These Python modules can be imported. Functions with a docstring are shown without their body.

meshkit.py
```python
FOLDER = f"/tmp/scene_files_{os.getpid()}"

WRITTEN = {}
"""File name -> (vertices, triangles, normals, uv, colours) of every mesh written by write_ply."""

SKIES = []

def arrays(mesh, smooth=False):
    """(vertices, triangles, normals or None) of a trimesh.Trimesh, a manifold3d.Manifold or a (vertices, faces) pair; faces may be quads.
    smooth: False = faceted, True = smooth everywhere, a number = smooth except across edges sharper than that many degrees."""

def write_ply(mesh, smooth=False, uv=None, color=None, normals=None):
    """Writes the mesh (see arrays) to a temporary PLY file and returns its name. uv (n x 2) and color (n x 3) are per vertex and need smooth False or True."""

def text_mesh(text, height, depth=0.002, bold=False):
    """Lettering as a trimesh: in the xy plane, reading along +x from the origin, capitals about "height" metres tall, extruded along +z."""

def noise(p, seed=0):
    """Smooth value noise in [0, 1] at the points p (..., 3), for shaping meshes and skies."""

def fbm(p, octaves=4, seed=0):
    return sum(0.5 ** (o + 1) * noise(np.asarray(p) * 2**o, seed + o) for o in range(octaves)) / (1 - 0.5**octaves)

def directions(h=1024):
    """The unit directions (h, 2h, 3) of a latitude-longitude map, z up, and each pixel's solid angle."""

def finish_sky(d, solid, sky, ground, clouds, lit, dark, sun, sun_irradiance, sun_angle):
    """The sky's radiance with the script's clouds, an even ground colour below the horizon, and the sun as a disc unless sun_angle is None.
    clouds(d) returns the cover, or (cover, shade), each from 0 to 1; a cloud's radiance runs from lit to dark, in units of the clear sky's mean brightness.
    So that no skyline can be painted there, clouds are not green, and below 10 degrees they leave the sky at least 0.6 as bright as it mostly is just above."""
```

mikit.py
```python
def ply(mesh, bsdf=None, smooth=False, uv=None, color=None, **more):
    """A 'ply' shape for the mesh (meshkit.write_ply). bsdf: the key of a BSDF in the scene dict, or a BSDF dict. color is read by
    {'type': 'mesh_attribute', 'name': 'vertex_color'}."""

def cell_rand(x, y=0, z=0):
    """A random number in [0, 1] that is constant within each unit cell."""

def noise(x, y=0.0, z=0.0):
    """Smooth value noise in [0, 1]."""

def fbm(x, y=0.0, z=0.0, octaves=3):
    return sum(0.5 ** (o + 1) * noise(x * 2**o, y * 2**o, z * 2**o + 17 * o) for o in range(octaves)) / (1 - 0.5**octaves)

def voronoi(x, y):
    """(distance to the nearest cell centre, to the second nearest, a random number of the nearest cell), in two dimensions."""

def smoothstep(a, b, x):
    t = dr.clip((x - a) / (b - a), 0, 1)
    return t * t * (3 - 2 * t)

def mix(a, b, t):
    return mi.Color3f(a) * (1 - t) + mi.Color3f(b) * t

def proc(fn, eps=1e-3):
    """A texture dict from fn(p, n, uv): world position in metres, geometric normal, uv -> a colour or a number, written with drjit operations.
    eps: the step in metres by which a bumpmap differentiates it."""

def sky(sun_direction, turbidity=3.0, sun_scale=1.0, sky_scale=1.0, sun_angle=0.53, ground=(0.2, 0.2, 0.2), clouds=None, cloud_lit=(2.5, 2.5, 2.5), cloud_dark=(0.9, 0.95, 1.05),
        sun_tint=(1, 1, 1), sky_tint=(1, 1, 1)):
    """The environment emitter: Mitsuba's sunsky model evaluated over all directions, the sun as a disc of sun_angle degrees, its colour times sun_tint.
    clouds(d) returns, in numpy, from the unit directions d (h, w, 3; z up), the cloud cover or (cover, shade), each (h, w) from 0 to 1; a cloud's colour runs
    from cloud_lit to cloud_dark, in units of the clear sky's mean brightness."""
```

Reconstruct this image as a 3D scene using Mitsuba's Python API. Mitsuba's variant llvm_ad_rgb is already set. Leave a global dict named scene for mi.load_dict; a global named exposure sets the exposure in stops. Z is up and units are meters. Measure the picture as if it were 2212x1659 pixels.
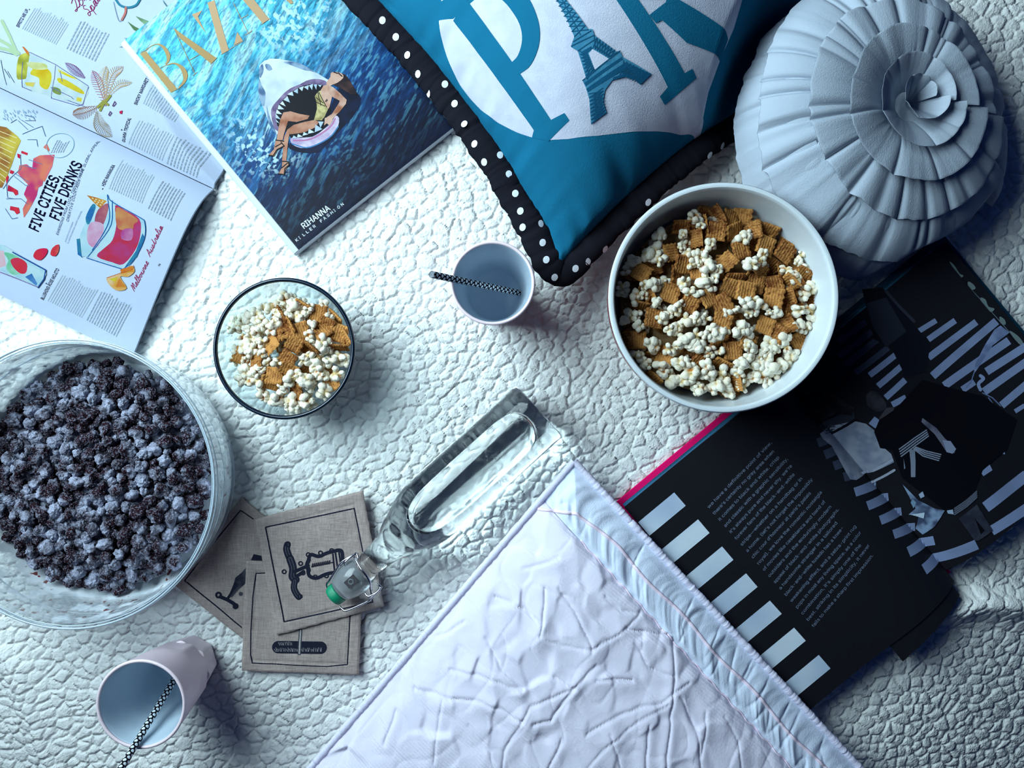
import math, random, numpy as np, trimesh, manifold3d, shapely, mitsuba as mi, drjit as dr
import mikit, meshkit
from shapely.geometry import Polygon, MultiPolygon, LineString, Point, box
from shapely import affinity
from scipy.spatial import cKDTree

T = mi.ScalarTransform4f
PI = math.pi
scene, labels = {}, {}

# ------------------------------------------------------------------ camera, light, exposure
EYE = 0.85                      # the camera looks straight down from here; the blanket's top lies at z = 0
FOC, PX, PY = 1725.5, 1106.0, 829.5
scene['camera'] = {'type': 'perspective', 'fov': 2 * math.degrees(math.atan(PX / FOC)), 'fov_axis': 'x', 'near_clip': 0.02, 'far_clip': 20.0,
                   'to_world': T().look_at(origin=[0, 0, EYE], target=[0, 0, 0], up=[0, 1, 0])}
exposure = 0.0
DAY = np.array([0.73, 0.965, 1.045]) * 13.2          # daylight of the one window, in the sloped wall over the left of the picture
KX, KZ, SX, SZ = -1.10, 0.33, 0.55, 2.31          # the slope runs from the knee wall (KX, KZ) up to the ceiling (SX, SZ)
WS0, WS1, WY0, WY1 = 0.22, 1.04, 0.02, 1.06       # the window on it: along the slope, and in y
WALL, CEIL = (0.05, 0.10, 0.30), (0.05, 0.10, 0.30)


def lin(r, g, b):
    c = np.array([r, g, b], float) / 255.0
    return np.where(c <= 0.04045, c / 12.92, ((c + 0.055) / 1.055) ** 2.4)


def rgb(c):
    return {'type': 'rgb', 'value': [float(x) for x in c]}


def at(px, py, z=0.0):
    """The point at height z that stands at this pixel of the photograph."""
    px, py, z = np.broadcast_arrays(np.asarray(px, float), np.asarray(py, float), np.asarray(z, float))
    return np.stack([(px - PX) / FOC * (EYE - z), -(py - PY) / FOC * (EYE - z), z], -1)


# ------------------------------------------------------------------ helpers
COUNT = {}


def numbered(name):
    n = COUNT.get(name, 0)
    COUNT[name] = n + 1
    return name if n == 0 else f'{name}_{n:03d}'


def put(name, mesh, mat, smooth=False, parent=None, uv=None, color=None, to_world=None, label=None, **more):
    key = numbered(name if parent is None else parent + '__' + name)
    scene[key] = mikit.ply(mesh, mat, smooth, uv, color, **more)
    if to_world is not None:
        scene[key]['to_world'] = to_world
    if label:
        labels[key] = {'label': label}
    return key


def tag(key, label, cat=None, group=None, kind=None):
    labels[key] = {k: v for k, v in dict(label=label, category=cat, group=group, kind=kind).items() if v}


def thing(name, label, cat, group=None):
    key = numbered(name)
    tag(key, label, cat, group)
    return key


def cat(*ms):
    return trimesh.util.concatenate([m if isinstance(m, trimesh.Trimesh) else trimesh.Trimesh(*m, process=False) for m in ms])


def boxm(x0, x1, y0, y1, z0, z1):
    m = trimesh.creation.box(extents=(x1 - x0, y1 - y0, z1 - z0))
    m.apply_translation(((x0 + x1) / 2, (y0 + y1) / 2, (z0 + z1) / 2))
    return m


def grid_faces(nu, nv, wrap_u=False):
    i, j = np.meshgrid(np.arange(nu if wrap_u else nu - 1), np.arange(nv - 1), indexing='ij')
    a, b = i * nv + j, ((i + 1) % nu) * nv + j
    q = np.stack([a, b, b + 1, a + 1], -1).reshape(-1, 4)
    return np.vstack([q[:, [0, 1, 2]], q[:, [0, 2, 3]]])


def slab(top, bottom):
    """A closed sheet from two grids of points (nu, nv, 3), u x v pointing up."""
    nu, nv = top.shape[:2]
    f = grid_faces(nu, nv)
    n = nu * nv
    rim = np.concatenate([np.arange(nu) * nv, (nu - 1) * nv + np.arange(1, nv), (np.arange(nu - 2, -1, -1)) * nv + nv - 1, np.arange(nv - 2, 0, -1)])
    nxt = np.roll(rim, -1)
    side = np.vstack([np.stack([rim, rim + n, nxt + n], 1), np.stack([rim, nxt + n, nxt], 1)])
    return trimesh.Trimesh(np.vstack([top.reshape(-1, 3), bottom.reshape(-1, 3)]), np.vstack([f, f[:, ::-1] + n, side]), process=False)


def lathe(profile, n=96, close=False, rho=None):
    """Revolve (r, z) points about z; a profile that runs bottom - outside - top - inside faces outwards."""
    p = np.array(profile, float)
    th = np.arange(n) * 2 * PI / n
    r = np.repeat(p[None, :, 0], n, 0)
    if rho is not None:
        r = rho(th[:, None], p[None, :, 1], r)
    v = np.stack([r * np.cos(th)[:, None], r * np.sin(th)[:, None], np.repeat(p[None, :, 1], n, 0)], -1)
    m = len(p)
    if close:
        v = np.concatenate([v, v[:, :1]], 1)
        m += 1
    mesh = trimesh.Trimesh(v.reshape(-1, 3), grid_faces(n, m, True), process=False)
    mesh.merge_vertices(digits_vertex=7)
    mesh.update_faces(mesh.nondegenerate_faces(height=1e-9))
    return mesh


def smooth_curve(pts, n=8, closed=False):
    """A Catmull-Rom curve through the points."""
    p = np.array(pts, float)
    p = np.vstack([p[-1], p, p[0], p[1]]) if closed else np.vstack([2 * p[0] - p[1], p, 2 * p[-1] - p[-2]])
    out, t = [], np.linspace(0, 1, n, endpoint=False)[:, None]
    for a, b, c, d in zip(p, p[1:], p[2:], p[3:]):
        out.append(0.5 * (2 * b + (c - a) * t + (2 * a - 5 * b + 4 * c - d) * t ** 2 + (3 * b - a - 3 * c + d) * t ** 3))
    if not closed:
        out.append(p[-2:-1])
    return np.vstack(out)


def tube(path, r, n=10, closed=False, caps=True, flat=None):
    """A round tube along the points; r may vary; flat = (width, height) makes the section an upright ellipse."""
    p = np.array(path, float)
    r = np.broadcast_to(np.asarray(r, float), (len(p),))
    t = np.roll(p, -1, 0) - np.roll(p, 1, 0) if closed else np.gradient(p, axis=0)
    t /= np.linalg.norm(t, axis=1, keepdims=True)
    up = np.array([0, 0, 1.0])
    a = np.cross(t, up)
    bad = np.linalg.norm(a, axis=1) < 1e-3
    a[bad] = [1, 0, 0]
    a /= np.linalg.norm(a, axis=1, keepdims=True)
    b = np.cross(a, t)
    th = np.arange(n) * 2 * PI / n
    ring = lambda c, s: p[:, None] + r[:, None, None] * (c * np.cos(th)[None, :, None] * a[:, None] + s * np.sin(th)[None, :, None] * b[:, None])
    v = ring(*(flat or (1, 1)))
    q = grid_faces(len(p), n)[:0]
    k = len(p)
    i, j = np.meshgrid(np.arange(k if closed else k - 1), np.arange(n), indexing='ij')
    A, B = i * n + j, ((i + 1) % k) * n + j
    A2, B2 = i * n + (j + 1) % n, ((i + 1) % k) * n + (j + 1) % n
    q = np.stack([A, A2, B2, B], -1).reshape(-1, 4)
    f = np.vstack([q[:, [0, 1, 2]], q[:, [0, 2, 3]]])
    v = v.reshape(-1, 3)
    if caps and not closed:
        v = np.vstack([v, p[0], p[-1]])
        jj = np.arange(n)
        f = np.vstack([f, np.stack([jj * 0 + k * n, (jj + 1) % n, jj], 1), np.stack([jj * 0 + k * n + 1, (k - 1) * n + jj, (k - 1) * n + (jj + 1) % n], 1)])
    m = trimesh.Trimesh(v, f, process=False)
    if m.volume < 0:
        m.invert()
    return m


def noise2(x, y, seed=0, octaves=3):
    return meshkit.fbm(np.stack([x, y, np.zeros_like(x) + 0.37 * seed], -1), octaves, seed)


class Sheet:
    """A printed surface: local x along R, y along U from the origin O, at height h(x, y)."""

    def __init__(self, O, R, U, h):
        self.O, self.h = np.array(O[:2], float), h
        self.R, self.U = (np.array(v, float) / np.linalg.norm(v) for v in (R, U))
        self.inv = np.linalg.inv(np.stack([self.R, self.U], 1))

    def world(self, xy, off=0.0):
        xy = np.asarray(xy, float)
        w = self.O + xy[..., :1] * self.R + xy[..., 1:2] * self.U
        return np.concatenate([w, (self.h(xy[..., 0], xy[..., 1]) + off)[..., None]], -1)

    def loc(self, pts):
        """Local coordinates of what the photograph shows at these pixels."""
        p = np.asarray(pts, float)
        z = np.full(p.shape[:-1], 0.02)
        for _ in range(4):
            xy = (at(p[..., 0], p[..., 1], z)[..., :2] - self.O) @ self.inv.T
            z = self.h(xy[..., 0], xy[..., 1])
        return xy


def crop(x0, y0, s):
    return lambda pts: np.asarray(pts, float) / s + [x0, y0]


TEXT = {}


def text_flat(s, bold=False):
    """Letters as flat triangles, capitals one unit tall, from the origin."""
    if (s, bold) not in TEXT:
        m = meshkit.text_mesh(s, 1.0, 0.1, bold)
        keep = (m.face_normals[:, 2] > 0.5)
        f = m.faces[keep]
        u, inv = np.unique(f, return_inverse=True)
        TEXT[(s, bold)] = (np.array(m.vertices)[u, :2], inv.reshape(-1, 3))
    return TEXT[(s, bold)]


class Print:
    """Flat print on a Sheet: shapes in the sheet's local metres, later ones over earlier ones."""

    def __init__(self, sheet, conv=None, res=0.006):
        self.s, self.conv, self.res, self.items = sheet, conv, res, []

    def L(self, pts, conv=None):
        conv = conv or self.conv
        return self.s.loc(conv(pts) if conv else pts)

    def add(self, v, f, col, col2=None, freq=120.0, seed=0):
        if len(f) == 0:
            return
        v, f = np.asarray(v, float), np.asarray(f)
        e = max(np.linalg.norm(v[f[:, i]] - v[f[:, (i + 1) % 3]], axis=1).max() for i in range(3))
        res = self.res if col2 is None else min(self.res, 0.0022)
        if e > res:
            v3, f = trimesh.remesh.subdivide_to_size(np.column_stack([v, v[:, 0] * 0]), f, res)
            v = v3[:, :2]
        a, b, c = (v[f[:, i]] for i in range(3))
        flip = (b[:, 0] - a[:, 0]) * (c[:, 1] - a[:, 1]) - (b[:, 1] - a[:, 1]) * (c[:, 0] - a[:, 0]) < 0
        f = np.where(flip[:, None], f[:, ::-1], f)
        c = np.tile(np.asarray(col, float), (len(v), 1))
        if col2 is not None:
            w = np.clip((noise2(v[:, 0] * freq, v[:, 1] * freq, seed) - 0.5) * 2.6 + 0.5, 0, 1)[:, None]
            c = c * (1 - w) + np.asarray(col2) * w
        self.items.append((v, f, c))

    def shape(self, g, col, col2=None, **k):
        vs, fs, n = [], [], 0
        for p in getattr(g, 'geoms', [g]):
            if p.geom_type != 'Polygon' or p.area < 1e-10:
                continue
            v, f = trimesh.creation.triangulate_polygon(p, engine='earcut')
            vs.append(v), fs.append(f + n)
            n += len(v)
        if vs:
            self.add(np.vstack(vs), np.vstack(fs), col, col2, **k)

    def poly(self, pts, col, col2=None, conv=None, curve=0, **k):
        p = self.L(pts, conv)
        if curve:
            p = smooth_curve(p, curve, True)
        self.shape(Polygon(p).buffer(0), col, col2, **k)

    def line(self, pts, w, col, conv=None, curve=0, **k):
        p = self.L(pts, conv)
        if curve:
            p = smooth_curve(p, curve)
        self.shape(LineString(p).buffer(w / 2, quad_segs=3), col, **k)

    def lines(self, many, w, col, conv=None, **k):
        self.shape(shapely.union_all([LineString(self.L(p, conv)).buffer(w / 2, quad_segs=2) for p in many]), col, **k)

    def text(self, s, p0, p1, h, col, bold=False, conv=None, slant=0.0):
        """Text from p0 to p1 (pixels of conv), capitals h metres tall, fitted to the length."""
        a, b = self.L([p0, p1], conv)
        v, f = text_flat(s, bold)
        d = b - a
        ln = np.linalg.norm(d)
        d /= ln
        n = np.array([-d[1], d[0]])
        w = v[:, 0].max()
        self.add(a + (v[:, :1] / w * ln + v[:, 1:] * slant * h) * d + v[:, 1:] * h * n, f, col)

    def quads(self, q, col):
        q = np.asarray(q, float)
        k = np.arange(len(q))[:, None] * 4
        self.add(q.reshape(-1, 2), np.vstack([k + [0, 1, 2], k + [0, 2, 3]]), col)

    def words(self, p0, p1, p2, nlines, col, conv=None, rng=None, fill=0.40, ragged=0.15, word=(0.0010, 0.0046)):
        """Lines of small print too fine to read: p0 to p1 the first line, p2 the start of the last."""
        a, b, c = self.L([p0, p1, p2], conv)
        d = b - a
        ln = np.linalg.norm(d)
        d /= ln
        st = (c - a) / max(nlines - 1, 1)
        n = np.array([-d[1], d[0]])
        hh = np.linalg.norm(st) * fill / 2
        q, col = [], np.asarray(col) * 0.6 + 0.4 * lin(222, 230, 240)
        for i in range(nlines):
            x, end = 0.0, ln * (1 - ragged * rng.random())
            while x < end:
                w = min(rng.uniform(*word), end - x)
                o = a + st * i
                hk = hh * rng.uniform(0.75, 1.1)
                q.append([o + d * x - n * hk, o + d * (x + w) - n * hk, o + d * (x + w) + n * hk, o + d * x + n * hk])
                x += w + hh * 0.9
        self.quads(q, col)

    def build(self, name, parent, mat='print', base=0.00025, step=0.00002, label=None):
        ink = getattr(self, 'ink', 1.0)
        vs, fs, cs, n = [], [], [], 0
        for k, (v, f, c) in enumerate(self.items):
            vs.append(self.s.world(v, base + step * k)), fs.append(f + n), cs.append(c * ink)
            n += len(v)
        self.items = []
        return put(name, trimesh.Trimesh(np.vstack(vs), np.vstack(fs), process=False), mat, parent=parent, color=np.vstack(cs), label=label)


# ------------------------------------------------------------------ materials
noise, fbm, mix, sstep = mikit.noise, mikit.fbm, mikit.mix, mikit.smoothstep


def matte(c):
    return {'type': 'twosided', 'bsdf': {'type': 'diffuse', 'reflectance': rgb(c) if not isinstance(c, dict) else c}}


def gloss(c, rough=0.25, nonlinear=True):
    return {'type': 'twosided', 'bsdf': {'type': 'roughplastic', 'diffuse_reflectance': rgb(c) if not isinstance(c, dict) else c, 'alpha': rough, 'nonlinear': nonlinear}}


VCOL = {'type': 'mesh_attribute', 'name': 'vertex_color'}
scene['print'] = matte(VCOL)
scene['glossy_print'] = {'type': 'twosided', 'bsdf': {'type': 'principled', 'base_color': VCOL, 'roughness': 0.5, 'specular': 0.12}}
scene['paper'] = matte(lin(154, 164, 184))
scene['page_edges'] = matte(lin(205, 208, 212))
scene['wall_paint'] = matte(WALL)
scene['ceiling_paint'] = matte(CEIL)
scene['white_trim'] = gloss((0.6, 0.62, 0.65), 0.2)

# ------------------------------------------------------------------ the room: one window on the left, the blanket on the floor
RX0, RX1, RY0, RY1, RZ0, RZ1 = KX, 2.2, -1.9, 1.9, -0.120, SZ


def plank_tex(p, n, uv):
    g = fbm(p.x * 3, p.y * 40, 0.0, 4)
    return mix((0.05, 0.035, 0.028), (0.11, 0.08, 0.06), g)


scene['floor_wood'] = matte(mikit.proc(plank_tex))
t = 0.1
put('floor', boxm(RX0 - t, RX1 + t, RY0 - t, RY1 + t, RZ0 - t, RZ0), 'floor_wood')
put('ceiling', boxm(SX, RX1 + t, RY0 - t, RY1 + t, RZ1, RZ1 + t), 'ceiling_paint')
SD = np.array([SX - KX, 0, SZ - KZ])
SLEN = np.linalg.norm(SD)
SD /= SLEN
SN = np.array([SD[2], 0, -SD[0]])                  # into the room


def sloped(s0, s1, y0, y1, d0, d1):
    """A board on the slope: along it from s0 to s1, from d0 behind its face to d1 before it."""
    m = boxm(s0, s1, y0, y1, d0, d1)
    v = np.asarray(m.vertices)
    m.vertices = np.array([KX, 0, KZ]) + v[:, :1] * SD + v[:, 1:2] * [0, 1.0, 0] + v[:, 2:] * SN
    if m.volume < 0:
        m.invert()
    return m


put('wall_left', cat(boxm(RX0 - t, RX0, RY0, RY1, RZ0, KZ), sloped(0, SLEN, RY0, WY0, -t, 0), sloped(0, SLEN, WY1, RY1, -t, 0), sloped(0, WS0, WY0, WY1, -t, 0), sloped(WS1, SLEN, WY0, WY1, -t, 0)), 'wall_paint')
put('wall_right', boxm(RX1, RX1 + t, RY0, RY1, RZ0, RZ1), 'wall_paint')
put('wall_front', boxm(RX0 - t, RX1, RY0 - t, RY0, RZ0, RZ1), 'wall_paint')
put('wall_back', boxm(RX0 - t, RX1, RY1, RY1 + t, RZ0, RZ1), 'wall_paint')
for k, l in dict(floor='dark wooden floor under the blanket', ceiling='plain ceiling', wall_left='knee wall and slope with the window', wall_right='plain right wall', wall_front='plain front wall', wall_back='plain back wall').items():
    tag(k, l, kind='structure')
w = 0.035
put('window_1', cat(sloped(WS0, WS0 + w, WY0, WY1, -0.06, 0.01), sloped(WS1 - w, WS1, WY0, WY1, -0.06, 0.01), sloped(WS0 + w, WS1 - w, WY0, WY0 + w, -0.06, 0.01), sloped(WS0 + w, WS1 - w, WY1 - w, WY1, -0.06, 0.01)), 'white_trim')
tag('window_1', 'daylit roof window in the sloped wall', kind='structure')
scene['pane_bsdf'] = matte((0.1, 0.1, 0.1))
pane = sloped(WS0 + w, WS1 - w, WY0 + w, WY1 - w, -0.04, -0.03)
pane.update_faces(pane.face_normals @ SN > 0.9)
pane.remove_unreferenced_vertices()
put('pane', pane, 'pane_bsdf', parent='window_1', emitter={'type': 'area', 'radiance': rgb(DAY)})

# ------------------------------------------------------------------ the fleece blanket
def blanket_tex(p, n, uv):
    a = fbm(p.x * 9, p.y * 9, 3.0, 2)
    b = noise(p.x * 200, p.y * 200, 1.0)
    return mix((0.70, 0.71, 0.71), (0.84, 0.84, 0.82), dr.clip(0.2 + 0.6 * a + 0.5 * (b - 0.4), 0, 1))


def fuzz(p, n, uv):
    return fbm(p.x * 800, p.y * 800, 0.0, 2)


scene['fleece'] = {'type': 'twosided', 'bsdf': {'type': 'bumpmap', 'scale': 0.0007, 'texture': mikit.proc(fuzz, 0.0004), 'bsdf': {'type': 'diffuse', 'reflectance': mikit.proc(blanket_tex)}}}


def seg_dist(x, y, pts):
    """Distance to a polyline."""
    d = np.full(x.shape, 9.0)
    for (ax, ay), (bx, by) in zip(pts[:-1], pts[1:]):
        t_ = np.clip(((x - ax) * (bx - ax) + (y - ay) * (by - ay)) / ((bx - ax) ** 2 + (by - ay) ** 2), 0, 1)
        d = np.minimum(d, np.hypot(x - ax - t_ * (bx - ax), y - ay - t_ * (by - ay)))
    return d


def blanket():
    step = 0.00135
    def axis(lo, hi, end):
        fine = np.arange(lo, hi, step)
        return np.concatenate([np.linspace(-end, lo, 26)[:-1], fine, np.linspace(fine[-1], end, 26)[1:]])
    xs, ys = axis(-0.60, 0.60, 0.86), axis(-0.455, 0.455, 0.72)
    X, Y = np.meshgrid(xs, ys, indexing='ij')
    rng = np.random.default_rng(3)
    wx = X + 0.010 * (noise2(X * 22, Y * 22, 1) - 0.5) + 0.0058 * (noise2(X * 150, Y * 150, 5, 3) - 0.5)
    wy = Y + 0.010 * (noise2(X * 22, Y * 22, 2) - 0.5) + 0.0058 * (noise2(X * 150, Y * 150, 6, 3) - 0.5)
    # puffs of pile, a little wider than tall
    px_, py_ = 0.0128, 0.0100
    gx, gy = np.meshgrid(np.arange(-0.95, 0.95, px_), np.arange(-0.8, 0.8, py_), indexing='ij')
    gx = gx + 0.5 * px_ * (np.arange(gx.shape[1]) % 2)[None, :]
    sx = np.stack([gx + px_ * rng.uniform(-.42, .42, gx.shape), gy + py_ * rng.uniform(-.42, .42, gx.shape)], -1).reshape(-1, 2)
    sx = sx[rng.random(len(sx)) < 0.86]
    tree = cKDTree(sx * [1, 1.18])
    d, i = tree.query(np.stack([wx, wy * 1.18], -1).reshape(-1, 2), k=2, workers=4)
    d1, gap, who = d[:, 0].reshape(X.shape), (d[:, 1] - d[:, 0]).reshape(X.shape), i[:, 0].reshape(X.shape)
    lift = rng.random(len(sx))[who]
    puff = np.clip(gap / 0.0072, 0, 1)
    puff = (1 - (1 - puff) ** 3.0)
    z = 0.0031 * puff * (0.75 + 0.3 * lift) - 0.0032 + 0.0010 * (lift - 0.6) - 5.0 * d1 ** 2
    z += (0.0017 * (noise2(X * 250 + wy * 90, Y * 250 + wx * 90, 7, 2) - 0.5) + 0.0010 * (noise2(X * 560, Y * 560, 8, 2) - 0.5)) * puff
    # soft folds where the blanket is not pressed flat
    def fold(px, h, wd):
        w_ = at(*np.array(px, float).T)[:, :2]
        return h * np.exp(-(seg_dist(X, Y, w_) / wd) ** 2)
    soft = fold([(2040, 1318), (2120, 1300), (2300, 1320)], 0.020, 0.015) + fold([(-60, 1380), (30, 1450), (110, 1680)], 0.010, 0.016)
    soft += fold([(850, 490), (880, 520), (925, 550)], 0.003, 0.014)
    z = np.minimum(z, -0.0003) + soft
    # towards two corners the blanket falls away
    def slope(a, b, k, r):
        (ax_, ay_), (bx_, by_) = at(*a)[:2], at(*b)[:2]
        n_ = np.array([by_ - ay_, ax_ - bx_]) / math.hypot(by_ - ay_, ax_ - bx_)
        n_ = n_ if n_ @ [ax_, ay_] > 0 else -n_
        d_ = (X - ax_) * n_[0] + (Y - ay_) * n_[1]
        return k * r * np.log1p(np.exp(np.clip(d_ / r, -30, 30)))
    z = np.maximum(z - slope((1880, 1600), (2200, 1255), 0.25, 0.03) - slope((-10, 1420), (300, 1700), 0.12, 0.03), -0.1)
    edge = np.minimum(0.86 - np.abs(X), 0.72 - np.abs(Y))
    bottom = np.stack([X, Y, np.full(X.shape, RZ0 + 0.001)], -1)
    return slab(np.stack([X, Y, z], -1), bottom)


bl = blanket()
put('fleece_blanket', bl, 'fleece', smooth=True)
tag('fleece_blanket', 'cream white fleece blanket with curly pile spread under all the things', 'blanket')

# ------------------------------------------------------------------ the open drinks magazine
C1, C2, C3, CS = crop(0, 0, 4.148), crop(0, 350, 4.148), crop(280, 0, 2.9625), crop(540, 120, 5.923)
prng = np.random.default_rng(11)
MW, MH = 0.197, 0.282            # one page


G0 = at(461, 408, 0.0055)
MAG_R, MAG_U = np.array([0.428, 0.905]), np.array([-0.905, 0.428])
MAG_R, MAG_U = MAG_R / np.linalg.norm(MAG_R), MAG_U / np.linalg.norm(MAG_U)
FW, FH, FT = 0.2135, 0.274, 0.0125
FM_O = at(634, 549, 0.0125)[:2]
FM_INV = np.linalg.inv(np.stack([np.array([0.775, 0.617]) / np.hypot(0.775, 0.617), np.array([-0.632, 0.775]) / np.hypot(0.632, 0.775)], 1))


def cover_h(x, y):
    t = np.clip((y - 0.045) / 0.22, 0, 1)
    lift = 0.0175 * t * t * (3 - 2 * t) * np.clip(1.05 - 0.25 * x / FW, 0, 1)
    spine = np.clip(x / 0.0045, 0, 1)
    return 0.0008 + FT + lift - 0.004 * (1 - np.sqrt(np.clip(1 - (1 - spine) ** 2, 0, 1))) - 0.0015 * np.clip(x / FW, 0, 1) ** 3


def page_h(x, y):
    s = np.clip(np.abs(x) / MW, 0, 1)
    x, y = np.asarray(x, float), np.asarray(y, float)
    bulge = np.where(x > 0, 0.55, 1.0) * 0.021 * (1 - np.exp(-s / 0.16)) * (1 - s) ** 0.9 * 1.25
    h = 0.0052 + 0.0035 * (1 - np.exp(-s / 0.05)) + bulge * (1 - 0.12 * np.clip(y / MH, 0, 1))
    # the other magazine presses the right-hand page down
    d = (G0[:2] + x[..., None] * MAG_R + y[..., None] * MAG_U - FM_O) @ FM_INV.T
    cap = np.maximum(cover_h(np.clip(d[..., 0], 0.02, FW), d[..., 1]) - FT - 0.0012, 0.0020) + np.clip(-d[..., 0] - 0.004, 0, 9) * 0.45 + np.clip(-d[..., 1], 0, 9) * 0.8
    return np.where(x > 0, np.minimum(h, cap), h)


mag = Sheet(G0, MAG_R, MAG_U, page_h)
om = thing('open_magazine', 'open magazine with watercolour drinks on both white pages, lying flat on the fleece', 'magazine')


def make_page(x0, x1, label):
    xs = np.linspace(x0, x1, 110)
    X, Y = np.meshgrid(xs, np.linspace(0, MH, 60), indexing='ij')
    top = mag.world(np.stack([X, Y], -1))
    bot = top.copy()
    bot[..., 2] -= 0.0028
    bot[..., 2] = np.minimum(np.maximum(bot[..., 2], 0.0006), top[..., 2] - 0.0009)
    return put('page', slab(top, bot), 'paper', smooth=30, parent=om, label=label)


pg_left = make_page(-MW, -0.0004, 'page with the bold headline and a red drink in a tumbler')
pg_right = make_page(0.0004, MW, 'page with yellow jar drinks, partly under the other magazine')
# the cover and the rest of the leaves under the open pages
X, Y = np.meshgrid(np.linspace(-MW + 0.003, MW - 0.003, 90), np.linspace(0.006, MH - 0.004, 12), indexing='ij')
top = mag.world(np.stack([X, Y], -1))
top[..., 2] = np.clip(0.0012 + 0.35 * (top[..., 2] - 0.006), 0.0012, None)
bot = top.copy()
bot[..., 2] = 0.0
scene['dark_cover'] = matte(lin(60, 70, 85))
put('cover', slab(top, bot), 'dark_cover', parent=om, label='dark back cover under the pages')

NAVY, INK, GREY = lin(22, 22, 45), lin(45, 60, 85), lin(125, 145, 165)
RED, PINK, CORAL, MAG_ = lin(225, 55, 70), lin(235, 120, 130), lin(235, 130, 105), lin(205, 60, 115)
TEAL, BLUE, PALEB = lin(60, 140, 165), lin(45, 110, 175), lin(175, 215, 230)
YEL, ORG, OCH, GRN, PURP = lin(225, 205, 60), lin(235, 165, 65), lin(190, 145, 70), lin(120, 160, 110), lin(140, 90, 140)

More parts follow.
